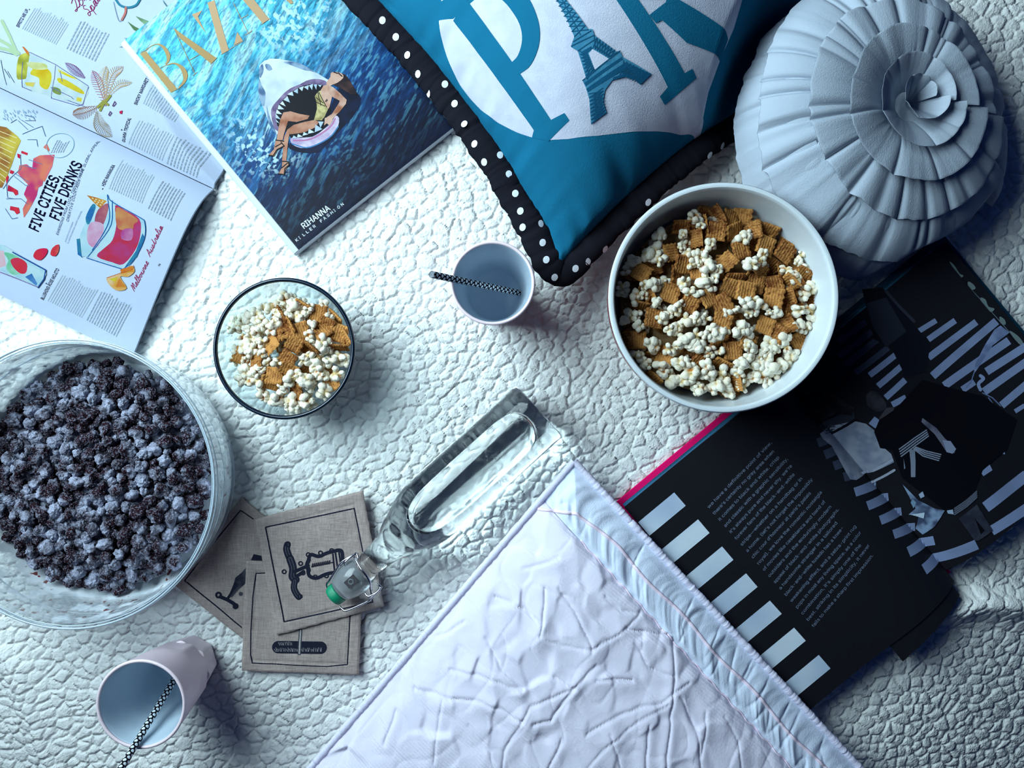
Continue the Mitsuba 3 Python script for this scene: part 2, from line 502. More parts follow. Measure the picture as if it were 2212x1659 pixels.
# left page: the painted pictures first, then the type
p = Print(mag, C2)
p.ink = 0.47
amber, brown = lin(205, 170, 85), lin(150, 95, 60)
p.poly([(-90, -340), (60, -310), (160, -230), (190, -190), (150, -100), (110, 20), (70, 120), (20, 230), (-90, 240)], lin(215, 190, 80), lin(165, 110, 60), conv=C2, freq=60)
p.lines([[(-60, -300 + 45 * k), (150 - 12 * k, -215 + 45 * k)] for k in range(10)], 0.0007, lin(245, 225, 170))
p.poly([(330, 60), (490, -60), (470, 40), (400, 180), (345, 120)], PINK, CORAL, conv=lambda q: C2(np.asarray(q) * [1, 1]), freq=90)
p.poly([(300, -30), (360, -60), (490, -65), (470, 10), (430, 60), (395, 150), (380, 210), (345, 230), (330, 300), (290, 380), (250, 450), (215, 500), (205, 420), (245, 340), (215, 290), (250, 200), (200, 150), (160, 100), (175, 30), (240, 20), (290, 60)], CORAL, MAG_, freq=70)
p.poly([(420, -165), (445, -110), (440, -95), (390, -130)], RED, CORAL)
for q in ([(155, -75), (190, -65), (180, -30), (160, -40)], [(195, -100), (250, -80), (245, -60), (190, -80)], [(95, 70), (130, 85), (115, 110), (88, 100)], [(60, 225), (80, 140), (75, 120), (55, 140)], [(75, 205), (160, 255), (165, 290), (140, 300), (120, 270), (70, 260)], [(95, 395), (170, 410), (180, 455), (150, 470), (130, 440), (90, 430)]):
    p.poly(q, RED, lin(190, 35, 70))
p.lines([[(260, -20), (380, 20)], [(200, 30), (330, 60)], [(185, -60), (190, 60), (100, 140), (30, 240)], [(130, 100), (260, 180)], [(130, 130), (230, 210), (265, 215)], [(60, 330), (190, 330), (250, 380)], [(50, 420), (110, 510), (160, 500)],
         [(205, -250), (380, -320), (410, -230)], [(250, -200), (330, -200), (340, -140)], [(165, -370), (250, -290)], [(195, -375), (300, -310)], [(60, 190), (70, 320), (130, 330)]], 0.0006, lin(105, 130, 165))
p.lines([[(x, y), (x + 9, y + 14)] for x, y in prng.uniform([20, -470], [330, -380], (60, 2))], 0.0005, lin(140, 175, 200))
p.lines([[(225, -380 - 40), (300, -400), (320, -370), (230, -370)], [(100, -350), (150, -380)]], 0.0006, lin(110, 130, 160))
p.shape(Point(p.L((540, -150))).buffer(0.0135).exterior.buffer(0.00025), lin(150, 195, 215))
# tumbler of red drink
p.poly([(710, 700), (760, 560), (830, 400), (900, 300), (960, 290), (1010, 350), (1240, 490), (1300, 540), (1290, 700), (1200, 880), (1110, 960), (960, 900), (780, 850), (715, 840)], lin(205, 230, 238), PALEB, curve=4, freq=80)
p.poly([(1035, 390), (1120, 430), (1250, 510), (1262, 640), (1220, 780), (1110, 915), (1010, 900), (870, 845), (940, 770), (1010, 700), (1045, 560)], lin(205, 55, 80), lin(190, 70, 130), curve=3, freq=90)
p.poly([(1045, 410), (1140, 450), (1240, 520), (1200, 560), (1190, 600), (1090, 610), (1045, 560)], lin(205, 110, 85), lin(215, 150, 95), curve=3)
p.poly([(1100, 610), (1190, 600), (1180, 700), (1090, 690)], lin(205, 130, 175), lin(190, 80, 150), curve=3)
p.poly([(965, 370), (970, 440), (930, 560), (880, 620), (850, 540), (880, 430)], lin(190, 110, 120), lin(165, 75, 105), curve=3)
p.poly([(820, 540), (930, 560), (915, 680), (870, 770), (800, 740), (780, 650)], lin(215, 150, 185), lin(220, 185, 210), curve=3)
p.poly([(780, 298), (870, 320), (960, 350), (900, 415), (850, 370)], lin(215, 150, 65), lin(190, 110, 45))
p.lines([[(x, y), (x + 8, y + 3)] for x, y in [(830, 325), (860, 335), (890, 345), (850, 350), (880, 360), (910, 365), (870, 375), (900, 385), (920, 350)]], 0.0012, lin(240, 220, 170))
p.poly([(770, 500), (830, 380), (860, 410), (800, 560)], TEAL, BLUE, curve=3)
p.poly([(1110, 960), (1230, 850), (1300, 680), (1280, 640), (1220, 800), (1130, 930)], TEAL, BLUE)
for q in ([(965, 295), (1010, 360), (1250, 495), (1300, 545), (1295, 690), (1200, 880), (1105, 962)], [(715, 690), (705, 760), (735, 852)], [(780, 860), (920, 905), (1105, 962)], [(1010, 350), (1000, 560), (880, 740), (790, 850)], [(965, 300), (985, 500), (930, 640), (830, 790)]):
    p.line(q, 0.0009, BLUE, curve=4)
p.poly([(690, 690), (700, 830), (735, 852), (720, 690)], TEAL, BLUE)
# orange slice
p.poly([(960, 1040), (1070, 1000), (1180, 930), (1210, 980), (1150, 1030), (1080, 1030), (1140, 1130), (1060, 1155), (990, 1110)], lin(240, 200, 150), ORG, curve=3)
p.poly([(1080, 965), (1190, 930), (1205, 985), (1090, 1000)], ORG, lin(230, 125, 50))
p.poly([(985, 1050), (1060, 1030), (1040, 1080)], YEL, ORG)
p.poly([(1075, 1040), (1135, 1125), (1040, 1120)], ORG, lin(225, 130, 60))
p.line([(960, 1040), (1075, 1000), (1190, 960), (1200, 930)], 0.0006, lin(205, 95, 50), curve=3)
# rose petals and the small tumbler
p.poly([(305, 830), (340, 785), (420, 775), (425, 820), (370, 880), (315, 865)], lin(225, 45, 85), RED, curve=3)
p.poly([(455, 830), (475, 770), (530, 738), (530, 800), (500, 845)], CORAL, RED, curve=2)
p.poly([(-60, 730), (40, 745), (250, 880), (415, 970), (420, 1010), (345, 1125), (200, 1060), (60, 1000), (-60, 930)], lin(200, 228, 235), PALEB)
p.poly([(-40, 780), (40, 800), (60, 930), (-40, 960)], lin(235, 180, 190), lin(225, 205, 215))
p.poly([(40, 815), (100, 820), (180, 860), (120, 900), (150, 980), (210, 1000), (120, 1010), (60, 950), (80, 880)], lin(120, 200, 160), lin(165, 215, 190), curve=3)
p.poly([(100, 880), (170, 860), (245, 910), (240, 990), (190, 1000), (130, 950)], lin(220, 60, 90), RED, curve=3)
p.poly([(230, 1030), (290, 1000), (340, 1090), (330, 1110)], BLUE, lin(90, 140, 200))
p.line([(120, 810), (250, 880), (415, 970), (400, 1050), (345, 1125)], 0.0013, lin(45, 85, 150))
p.line([(0, 985), (200, 1062), (345, 1122)], 0.0008, lin(140, 120, 170))
p.build('illustration', pg_left, label='watercolour drinks printed on the page')
p.text('FIVE CITIES,', (342, 635), (545, 130), 0.0112, NAVY, True)
p.text('FIVE DRINKS', (527, 535), (742, 20), 0.0112, NAVY, True)
p.build('headline', pg_left, label='bold black headline lettering', base=0.0004)
p.text('EMERGING FROM LOCAL TRENDS, THESE', (522, 660), (752, 70), 0.0026, INK, slant=0.2)
p.build('caption', pg_left, base=0.0004)
p.text('CREATIVE COCKTAILS HAVE GLOBAL APPEAL', (614, 540), (900, -185), 0.0026, INK, slant=0.2)
p.build('caption', pg_left, base=0.0004)
p.text('BY KRISTIN TICE STUDEMAN', (592, 720), (660, 540), 0.0015, GREY)
p.build('caption', pg_left, base=0.0004)
p.text('ILLUSTRATIONS BY HAPPY MENOCAL', (612, 735), (738, 440), 0.0015, GREY)
p.build('caption', pg_left, base=0.0004)
p.text('HIRO NAKAMURA', (936, 222), (1035, 32), 0.0034, NAVY, True)
p.build('caption', pg_left, base=0.0004)
p.text('BLUSHING ROSE MOJITO', (390, 1240), (533, 965), 0.0036, NAVY, True)
p.build('caption', pg_left, base=0.0004)
p.poly([(915, 250), (930, 238), (918, 236)], NAVY)
p.build('arrow', pg_left, base=0.0004)
p.poly([(408, 1092), (424, 1095), (417, 1080)], NAVY)
p.build('arrow', pg_left, base=0.0004)
p.words((980, 240), (1105, -20), (1270, 370), 15, lin(165, 188, 205), rng=prng)
p.build('paragraph', pg_left, base=0.0004)
p.words((1330, 420), (1470, 165), (1528, 525), 9, lin(95, 118, 145), rng=prng, ragged=0.05)
p.build('paragraph', pg_left, base=0.0004)
p.words((430, 1245), (580, 985), (730, 1395), 16, lin(165, 188, 205), rng=prng)
p.build('paragraph', pg_left, base=0.0004)
p.words((780, 1420), (925, 1140), (1040, 1565), 13, lin(115, 140, 165), rng=prng, ragged=0.1)
p.build('paragraph', pg_left, base=0.0004)
p.words((460, -80), (520, -200), (565, -85), 6, lin(110, 140, 165), rng=prng, ragged=0.3)
p.build('paragraph', pg_left, base=0.0004)
p.words((1425, 1005), (1485, 870), (1425, 1005), 1, lin(120, 140, 160), rng=prng, fill=1)
p.build('paragraph', pg_left, base=0.0004)
p.text('96', (1430, 938), (1440, 915), 0.0018, NAVY, True)
p.build('caption', pg_left, base=0.0004)
CURS = {'M': [(0, 0), (.1, .5), (.2, 1), (.28, .9), (.3, .1), (.4, .6), (.5, 1), (.58, .9), (.6, .1), (.75, .1)], 'e': [(0, .1), (.2, .3), (.3, .48), (.18, .55), (.1, .3), (.18, .02), (.4, .1)], 'l': [(0, .1), (.25, .7), (.25, 1.05), (.13, 1), (.12, .2), (.2, 0), (.35, .1)],
        'b': [(0, .1), (.2, .7), (.2, 1.05), (.1, 1), (.1, .1), (.25, 0), (.36, .3), (.22, .45), (.45, .4)], 'o': [(0, .4), (.15, .5), (.05, .2), (.2, .0), (.35, .25), (.2, .5), (.25, .4), (.5, .4)], 'u': [(0, .1), (.1, .5), (.1, .1), (.22, 0), (.35, .2), (.37, .5), (.37, .1), (.5, .05)],
        'r': [(0, .1), (.1, .5), (.2, .45), (.27, .45), (.24, .1), (.4, .1)], 'n': [(0, .1), (.08, .5), (.08, 0), (.2, .45), (.3, .45), (.32, .05), (.45, .1)], 'A': [(0, 0), (.2, .6), (.35, 1.05), (.4, .5), (.42, 0), (.38, .35), (.1, .4), (.35, .38), (.6, .1)], 's': [(0, .1), (.15, .5), (.25, .25), (.18, 0), (.05, .05), (.4, .1)],
        't': [(0, .1), (.15, .6), (.18, .95), (.16, .1), (.25, 0), (.4, .1)], 'a': [(.3, .45), (.12, .48), (.05, .15), (.18, 0), (.32, .45), (.3, .05), (.45, .1)], 'i': [(0, .1), (.1, .5), (.1, .05), (.28, .1)], 'I': [(0, .9), (.15, 1.05), (.3, .95), (.25, .4), (.12, 0), (0, .15), (.4, .1)],
        'z': [(0, .45), (.2, .5), (.1, .25), (.22, .1), (.15, -.3), (.05, -.2), (.4, .1)], ',': [(0, .05), (.03, -.1), (.1, -.1)], 'S': [(.35, .95), (.2, 1.08), (.08, .85), (.3, .5), (.25, .05), (.05, .05), (.1, .3), (.5, .1)], 'p': [(0, .1), (.1, .5), (.08, -.45), (.12, .35), (.28, .45), (.3, .1), (.15, .0), (.45, .1)]}


def script(s, a, b, h, col, conv=None):
    """Handwriting: one running pen line."""
    a, b = p.L([a, b], conv)
    pen, x = [], 0.0
    for ch in s:
        pen += [(x + u + 0.28 * v, v) for u, v in CURS[ch]]
        x += CURS[ch][-1][0]
    pen = smooth_curve(pen, 5)
    d = (b - a) / x
    n = np.array([-d[1], d[0]]) / np.linalg.norm(d) * h
    p.shape(LineString(a + pen[:, :1] * d + pen[:, 1:] * n).buffer(0.00032, quad_segs=2), col)



for w_, a, b in (('Melbourne', (1205, 1160), (1335, 905)), ('Australia', (1345, 850), (1462, 585))):
    script(w_, a, b, 0.0058, lin(175, 70, 110))
    p.build('caption', pg_left, base=0.0004)

# right page
p = Print(mag, C1)
p.ink = 0.47
p.poly([(150, 690), (165, 520), (215, 480), (260, 480), (275, 560), (245, 690), (190, 712)], lin(215, 210, 90), lin(160, 160, 60), curve=3)
p.poly([(270, 480), (490, 570), (790, 770), (795, 830), (740, 940), (560, 900), (440, 860), (290, 820), (205, 780), (240, 690)], lin(215, 228, 225), lin(195, 215, 222))
p.poly([(280, 640), (330, 590), (430, 620), (465, 690), (430, 800), (360, 770), (350, 700), (280, 670)], YEL, lin(220, 180, 40), curve=3)
p.poly([(240, 560), (400, 570), (420, 620), (300, 620)], lin(205, 205, 130), lin(225, 225, 170), curve=3)
p.poly([(520, 620), (720, 720), (640, 700), (530, 650)], YEL, lin(235, 225, 120))
p.poly([(520, 700), (600, 720), (740, 810), (745, 845), (640, 800), (530, 740)], YEL, lin(215, 180, 50), curve=3)
p.poly([(470, 780), (540, 800), (545, 850), (480, 830)], lin(150, 160, 80), lin(120, 140, 80), curve=3)
p.poly([(690, 870), (735, 880), (730, 915), (685, 905)], YEL, lin(225, 210, 110))
p.poly([(225, 740), (320, 740), (300, 780), (240, 770)], lin(225, 205, 140), YEL)
p.lines([[(205, 560), (200, 780), (285, 815)], [(270, 470), (500, 580), (790, 770)], [(500, 590), (490, 700), (460, 880), (700, 950), (745, 935), (795, 780)], [(460, 785), (640, 870), (660, 890)], [(610, 900), (770, 960)], [(560, 730), (540, 640)]], 0.0007, lin(120, 120, 170))
p.poly([(200, 420), (255, 500), (262, 470), (215, 420)], lin(215, 90, 60), ORG)
p.lines([[(20, 190), (90, 330), (150, 470)], [(0, 360), (70, 400), (170, 480)], [(0, 430), (80, 450), (150, 490)]], 0.0035, lin(190, 215, 175))
p.lines([[(0, 460), (120, 490)], [(40, 620), (90, 700)], [(10, 540), (60, 760)], [(70, 640), (130, 740)]], 0.0006, lin(95, 115, 125))
# plumes
def plume(x0, y0, x1, y1, x2, y2, n, ln, col):
    pts = smooth_curve([(x0, y0), (x1, y1), (x2, y2)], int(n * 0.62))
    d = np.gradient(pts, axis=0)
    d /= np.linalg.norm(d, axis=1, keepdims=True)
    nn = np.stack([-d[:, 1], d[:, 0]], 1)
    k = np.sin(np.linspace(0.25, PI - 0.1, len(pts)))[:, None] * ln
    p.lines([pts] + [[a, a + (m + 0.5 * e) * s_, a + (0.8 * m + 1.1 * e) * s_] for a, e, m, s_ in zip(pts, d, nn, k)] + [[a, a - (m - 0.5 * e) * s_] for a, e, m, s_ in zip(pts, d, nn, k)], 0.0004, col)
plume(950, 950, 880, 760, 830, 640, 14, 48, lin(190, 110, 130))
plume(940, 900, 920, 720, 950, 600, 14, 48, lin(225, 185, 115))
plume(950, 860, 1000, 680, 1100, 600, 14, 48, lin(220, 170, 120))
plume(950, 880, 1060, 760, 1180, 740, 14, 36, lin(225, 190, 130))
plume(880, 960, 760, 1010, 660, 1030, 14, 55, lin(175, 120, 85))
plume(870, 1000, 900, 1120, 1000, 1220, 16, 60, lin(185, 160, 120))
plume(760, 700, 680, 640, 590, 570, 14, 38, lin(135, 75, 135))
p.lines([[(900, 990), (930, 930), (960, 900), (990, 860)], [(880, 960), (930, 910), (970, 940)]], 0.0026, lin(165, 160, 80))
p.lines([[(1010, 950), (1030, 910), (1042, 930), (1020, 955), (1010, 950)], [(975, 1030), (990, 1000), (1003, 1015), (985, 1040), (975, 1030)]], 0.0007, lin(110, 70, 120))
p.poly([(1072, 1000), (1100, 990), (1095, 1022), (1075, 1020)], lin(215, 50, 90))
for q, c_ in (([(1145, 195), (1210, 240), (1290, 280), (1365, 335), (1280, 310), (1200, 270)], GRN), ([(1215, 145), (1330, 190), (1425, 295), (1330, 250), (1260, 190)], lin(140, 180, 140)), ([(1065, 425), (1170, 405), (1120, 425)], lin(95, 145, 160)), ([(1115, 345), (1190, 345), (1245, 385), (1190, 370)], lin(95, 145, 160)), ([(1130, 468), (1205, 400), (1180, 450)], PALEB), ([(1460, 0), (1540, 105), (1500, 70), (1470, 30)], lin(120, 170, 180)), ([(1560, 85), (1590, 0), (1575, 60)], lin(120, 170, 180)), ([(1190, 470), (1230, 425), (1275, 420), (1220, 450)], GRN)):
    p.poly(q, c_, c_ * 0.6)
p.line([(1040, 0), (1080, 50), (1150, 70), (1220, 50), (1255, 0)], 0.0022, TEAL, curve=4)
p.line([(1130, 70), (1125, 120), (1095, 180)], 0.0022, lin(215, 130, 120), curve=4)
p.line([(1020, 20), (1050, 140), (1075, 195), (1110, 160)], 0.0005, GREY, curve=4)
p.build('illustration', pg_right, label='watercolour jar drinks and plumes printed on the page')
p.text('SPRITZ ME UP', (170, 250), (258, 92), 0.0034, NAVY, True)
p.build('caption', pg_right, base=0.0004)
p.text('SMOKY MARGARITA', (1226, 945), (1345, 690), 0.0034, NAVY, True)
p.build('caption', pg_right, base=0.0004)
p.text('GUARA TROPICAL', (1120, 1280), (1175, 1062), 0.0034, NAVY, True)
p.build('caption', pg_right, base=0.0004)
p.poly([(1082, 1168), (1100, 1170), (1092, 1157)], NAVY)
p.build('arrow', pg_right, base=0.0004)
p.poly([(258, 85), (266, 95), (270, 80)], NAVY)
p.build('arrow', pg_right, base=0.0004)
for w_, a, b in (('Ibiza,', (680, 110), (880, -120)), ('Spain', (800, 150), (930, -40))):
    script(w_, a, b, 0.0105, lin(150, 35, 95))
    p.build('caption', pg_right, base=0.0004)
p.words((200, 260), (330, 50), (500, 400), 17, lin(165, 190, 208), rng=prng)
p.build('paragraph', pg_right, base=0.0004)
p.words((600, 440), (735, 180), (850, 550), 10, lin(110, 140, 165), rng=prng, ragged=0.1)
p.build('paragraph', pg_right, base=0.0004)
p.words((1285, 930), (1400, 700), (1560, 1090), 14, lin(165, 190, 208), rng=prng)
p.build('paragraph', pg_right, base=0.0004)
p.words((1155, 1290), (1270, 1050), (1450, 1440), 14, lin(165, 190, 208), rng=prng)
p.build('paragraph', pg_right, base=0.0004)
p.words((1500, 1470), (1600, 1220), (1760, 1590), 10, lin(110, 140, 165), rng=prng, ragged=0.08)
p.build('paragraph', pg_right, base=0.0004)

# ------------------------------------------------------------------ the closed fashion magazine
fm = Sheet(at(634, 549, 0.0125), (0.775, 0.617), (-0.632, 0.775), cover_h)
cm = thing('fashion_magazine', 'closed glossy magazine with a shark in blue sea on its cover', 'magazine')
xs = np.concatenate([np.linspace(0, 0.0045, 7)[:-1], np.linspace(0.0045, FW, 60)])
X, Y = np.meshgrid(xs, np.linspace(0, FH, 60), indexing='ij')
xy = np.stack([X, Y], -1)
top = fm.world(xy)
body_top, body_bot = top.copy(), top.copy()
body_top[..., 2] -= 0.0004
lift = top[..., 2] - cover_h(X * 0 + 0.02, Y * 0)
body_bot[..., 2] = np.maximum(cover_h(np.maximum(X, 0.0045), Y) - FT, 0.0)
body_top[..., 2] = np.maximum(body_top[..., 2], body_bot[..., 2] + 0.004)


def edge_lines(p, n, uv):
    return mix(lin(150, 160, 175).tolist(), lin(215, 220, 228).tolist(), noise(p.z * 2600, p.x * 30, p.y * 30))


scene['leaf_edges'] = matte(mikit.proc(edge_lines))
put('leaves', slab(body_top, body_bot), 'leaf_edges', parent=cm, label='pale cut edges of the pages')


def sea(p_, n, uv):
    u, v = uv.x, uv.y
    # ripples run across the cover, finer and brighter towards the top
    wob = noise(u * 5, v * 5, 2.0)
    s_ = u * 0.78 * 1.0
    a = fbm(s_ * 30 + wob * 3, v * 120 - s_ * 40 + wob * 5, 0.0, 3)
    b = fbm(s_ * 60 + v * 9, v * 260 - s_ * 80, 4.0, 3)
    g = fbm(s_ * 9 + wob * 2, v * 40 - s_ * 12 + wob * 3, 5.0, 3)
    c = fbm(u * 5 + 3 * wob, v * 22 - u * 6, 9.0, 4)
    t = dr.clip(v * 1.1 - 0.03 + (c - 0.5) * 0.22, 0, 1)
    deep = mix(lin(7, 17, 46).tolist(), lin(14, 70, 135).tolist(), sstep(0.06, 0.5, t))
    base = mix(deep, lin(72, 182, 218).tolist(), sstep(0.36, 0.86, t))
    base = mix(base, lin(190, 232, 240).tolist(), dr.clip(sstep(0.47, 0.68, g) * sstep(0.35, 0.9, t), 0, 1) * 0.8)
    base = mix(base, lin(120, 205, 230).tolist(), dr.clip(sstep(0.52, 0.72, a) * (0.0 + 0.95 * t), 0, 1))
    base = mix(base, mi.Color3f(base) * 0.35, sstep(0.48, 0.32, b) * 0.65)
    base = mix(base, mi.Color3f(base) * 0.45, sstep(0.5, 0.3, a) * 0.7)
    # foam either side of the head
    d1 = dr.sqrt(dr.square((u - 0.25) / 0.20) + dr.square((v - 0.40) / 0.16))
    d2 = dr.sqrt(dr.square((u - 0.74) / 0.24) + dr.square((v - 0.70) / 0.15))
    f = fbm(u * 60 + wob * 8, v * 70 + wob * 5, 6.0, 4)
    foam = sstep(0.5, 0.66, f) * (sstep(1.2, 0.35, d1) + sstep(1.25, 0.4, d2) * 0.9)
    base = mix(base, lin(190, 225, 235).tolist(), dr.clip(foam, 0, 1) * 0.85)
    st = fbm(u * 7 + wob * 3, v * 38 - u * 16, 12.0, 3)
    base = mix(base, lin(38, 120, 185).tolist(), sstep(0.60, 0.80, st) * sstep(0.62, 0.2, t) * sstep(0.02, 0.2, t) * 0.35)
    white = sstep(0.0075 / FW, 0.0062 / FW, u)
    return mix(mi.Color3f(base) * 0.8, lin(190, 198, 206).tolist(), white)


scene['sea_cover'] = {'type': 'twosided', 'bsdf': {'type': 'principled', 'base_color': mikit.proc(sea), 'roughness': 0.5, 'specular': 0.12}}
bot = top.copy()
bot[..., 2] -= 0.0004
m = slab(top, bot)
cover = put('front_cover', m, 'sea_cover', smooth=True, parent=cm, uv=np.tile(np.stack([X / FW, Y / FH], -1).reshape(-1, 2), (2, 1)), label='glossy cover printed with the sea')

p = Print(fm, CS, res=0.012)
p.ink = 0.66
W1, W2, DK = lin(222, 232, 240), lin(190, 205, 222), lin(14, 14, 26)
head = [(120, 130), (180, 70), (260, 40), (380, 45), (560, 80), (680, 120), (800, 190), (900, 250), (1000, 310), (1000, 420), (700, 500), (450, 620), (400, 1000), (340, 1010), (280, 940), (230, 830), (200, 740), (150, 620), (105, 470), (120, 300)]
dark_side = [(1150, 400), (1300, 430), (1420, 560), (1330, 760), (1150, 960), (1000, 1120), (860, 1240), (600, 1230), (500, 1130), (900, 900)]
p.poly(dark_side, lin(10, 16, 40), lin(16, 28, 62), curve=4)
p.poly(head, W1, W2, freq=70)
for q in ([(560, 80), (680, 120), (850, 225), (780, 200), (700, 190), (540, 130), (430, 85)], [(120, 300), (105, 470), (150, 620), (185, 640), (200, 480), (150, 380)], [(200, 110), (255, 120), (285, 180), (235, 195), (205, 160)], [(118, 180), (160, 110), (175, 200), (130, 290)], [(215, 640), (260, 800), (340, 1000), (280, 940), (230, 830)]):
    p.poly(q, lin(75, 105, 145), lin(150, 175, 200), curve=3, freq=160)
p.poly([(300, 900), (270, 740), (290, 650), (360, 570), (430, 490), (520, 420), (640, 370), (720, 325), (820, 300), (920, 310), (990, 345), (960, 420), (700, 450), (450, 620), (400, 950), (340, 960)], lin(150, 130, 165), lin(105, 85, 125), curve=2, freq=200)
p.poly([(350, 900), (330, 760), (360, 650), (430, 560), (520, 470), (640, 400), (760, 370), (900, 370), (960, 400), (1040, 700), (1000, 850), (940, 960), (760, 1040), (530, 1060), (440, 950)], DK)
p.poly([(520, 1060), (600, 1050), (800, 1040), (950, 940), (1050, 850), (1090, 770), (1140, 800), (1125, 920), (1040, 1030), (900, 1120), (720, 1185), (600, 1170), (530, 1120)], lin(225, 210, 228), lin(185, 165, 200), curve=2, freq=150)
p.line([(560, 1090), (740, 1080), (900, 1010), (1040, 900), (1090, 810)], 0.0016, lin(190, 120, 165), curve=4)
p.line([(540, 1130), (720, 1180), (900, 1120), (1040, 1030), (1130, 910)], 0.0013, lin(70, 130, 185), curve=4)
for q in ([(330, 815), (340, 850), (380, 870)], [(330, 745), (330, 800), (400, 822)], [(345, 690), (335, 745), (415, 755)], [(370, 630), (355, 690), (440, 690)], [(420, 585), (385, 620), (460, 655)], [(480, 520), (430, 570), (515, 605)], [(545, 460), (480, 500), (560, 520)], [(615, 420), (555, 460), (615, 490)], [(690, 395), (625, 415), (670, 460)], [(755, 380), (690, 405), (745, 445)], [(810, 365), (755, 385), (797, 445)], [(860, 370), (815, 375), (850, 440)], [(920, 380), (870, 375), (900, 410)],
          [(540, 1065), (560, 1025), (610, 1055)], [(605, 1050), (615, 1005), (680, 1040)], [(675, 1030), (690, 980), (750, 1010)], [(745, 1005), (755, 940), (830, 985)], [(830, 985), (840, 885), (930, 945)], [(875, 845), (945, 850), (905, 930)]):
    p.poly(q, W1, lin(170, 195, 215))
p.build('shark_print', cover, 'glossy_print', label='white shark with open mouth printed on the cover')
SK, SK2, SKD = lin(205, 150, 125), lin(222, 180, 160), lin(165, 100, 72)
p.poly([(480, 950), (560, 890), (700, 850), (830, 825), (885, 850), (840, 920), (700, 985), (560, 1005), (505, 1010), (490, 1100), (475, 1250), (465, 1360), (412, 1360), (428, 1150), (440, 1040)], SK, SKD, freq=110)
p.poly([(430, 730), (520, 715), (640, 750), (765, 770), (740, 815), (600, 852), (490, 840), (470, 900), (440, 1000), (420, 1085), (343, 1085), (360, 970), (390, 820)], SK, SKD, freq=110)
p.poly([(905, 450), (940, 390), (1000, 370), (1060, 430), (1050, 540), (1020, 660), (1000, 690), (925, 570)], SK2, SK)
p.poly([(830, 520), (880, 460), (905, 450), (925, 560), (1000, 690), (960, 780), (920, 832), (820, 828), (860, 680), (850, 590)], lin(150, 135, 85), lin(215, 200, 140), freq=260)
p.poly([(1180, 240), (1240, 270), (1310, 380), (1370, 500), (1280, 490), (1150, 410), (1070, 380), (1120, 330)], lin(35, 25, 32), lin(95, 60, 55), curve=3)
p.poly([(980, 350), (1030, 275), (1035, 225), (1100, 212), (1180, 235), (1195, 290), (1120, 350), (1060, 375), (1000, 405)], SK2, SK, curve=2)
p.poly([(1000, 380), (1070, 410), (1150, 480), (1240, 570), (1230, 620), (1150, 720), (1070, 800), (1030, 860), (970, 850), (985, 790), (1050, 750), (1140, 610), (1150, 580), (1060, 535), (990, 460)], SK2, SKD)
p.poly([(960, 800), (1040, 790), (1062, 830), (1020, 900), (985, 870), (950, 900)], SK2, SK)
p.poly([(330, 1090), (440, 1105), (442, 1160), (360, 1200), (310, 1292), (245, 1272), (310, 1200)], SK, SKD)
p.poly([(415, 1350), (500, 1360), (505, 1400), (460, 1460), (442, 1528), (370, 1510), (410, 1440)], SK, SKD)
p.lines([[(335, 1085), (435, 1100)], [(400, 1110), (440, 1160), (350, 1205), (300, 1285), (245, 1280)], [(330, 1170), (400, 1130)], [(412, 1355), (500, 1362)], [(490, 1370), (505, 1400), (450, 1450), (440, 1525), (370, 1515)], [(410, 1440), (480, 1380)], [(1130, 225), (1180, 270)], [(1075, 215), (1120, 232)]], 0.0011, DK)
p.lines([[(870, 480), (910, 640)], [(845, 540), (940, 610)], [(850, 600), (960, 650)], [(880, 470), (980, 660)]], 0.0008, lin(60, 50, 40))
p.poly([(960, 590), (985, 555), (1000, 575), (975, 600)], lin(95, 70, 75))
p.build('figure_print', cover, 'glossy_print', base=0.0006, label='woman in a gold swimsuit printed on the cover')

# the title, its letters drawn thick and thin
GOLD, gold2 = lin(176, 142, 90), lin(196, 160, 120)
for q in ([(1255, 480), (1308, 458), (1588, 795), (1535, 832)], [(1860, 25), (1922, 4), (2052, 452), (1990, 488)], [(1560, 252), (1612, 292), (1942, 522), (1892, 572), (1612, 345)], [(1720, 130), (1812, 98), (1775, 150), (1800, 210), (1850, 303), (1775, 205)]):
    p.poly(q, GOLD if q[0][0] < 1600 else gold2, conv=C1)
def crescent(outer, inner, col):
    a, b = smooth_curve(p.L(outer, C1), 8), smooth_curve(p.L(inner, C1), 8)
    p.shape(Polygon(np.vstack([a, b[::-1]])).buffer(0), col)
crescent([(1310, 440), (1400, 393), (1475, 415), (1523, 480), (1520, 545), (1488, 582)], [(1310, 444), (1395, 402), (1450, 425), (1488, 490), (1495, 545), (1480, 575)], GOLD)
crescent([(1495, 582), (1565, 563), (1640, 595), (1682, 660), (1668, 730), (1605, 795)], [(1498, 588), (1560, 575), (1610, 610), (1636, 665), (1640, 725), (1598, 788)], GOLD)
p.lines([[(1265, 470), (1330, 438)], [(1540, 825), (1605, 792)], [(1440, 610), (1500, 580)], [(1562, 258), (1750, 665)], [(1692, 545), (1790, 488)], [(1728, 680), (1768, 648)], [(1885, 578), (1945, 518)]], 0.0005, GOLD, conv=C1)
for q in ([(725, 0), (790, -10), (893, 122), (852, 152)], [(690, 205), (725, 262), (668, 292)]):
    p.poly(q, gold2, conv=C3)
p.lines([[(665, 20), (762, 218)], [(740, 225), (785, 198)], [(840, 160), (900, 118)], [(585, 350), (725, 265)], [(715, 120), (760, 95)]], 0.0005, gold2, conv=C3)
p.poly([(960, -40), (1010, -60), (1048, 22), (1030, 28)], gold2, conv=C3)
p.build('title', cover, 'glossy_print', base=0.0004, label='large gold title letters')
p.text('RIHANNA', (1114, 1468), (1288, 1340), 0.0062, lin(235, 240, 245), True, conv=C3)
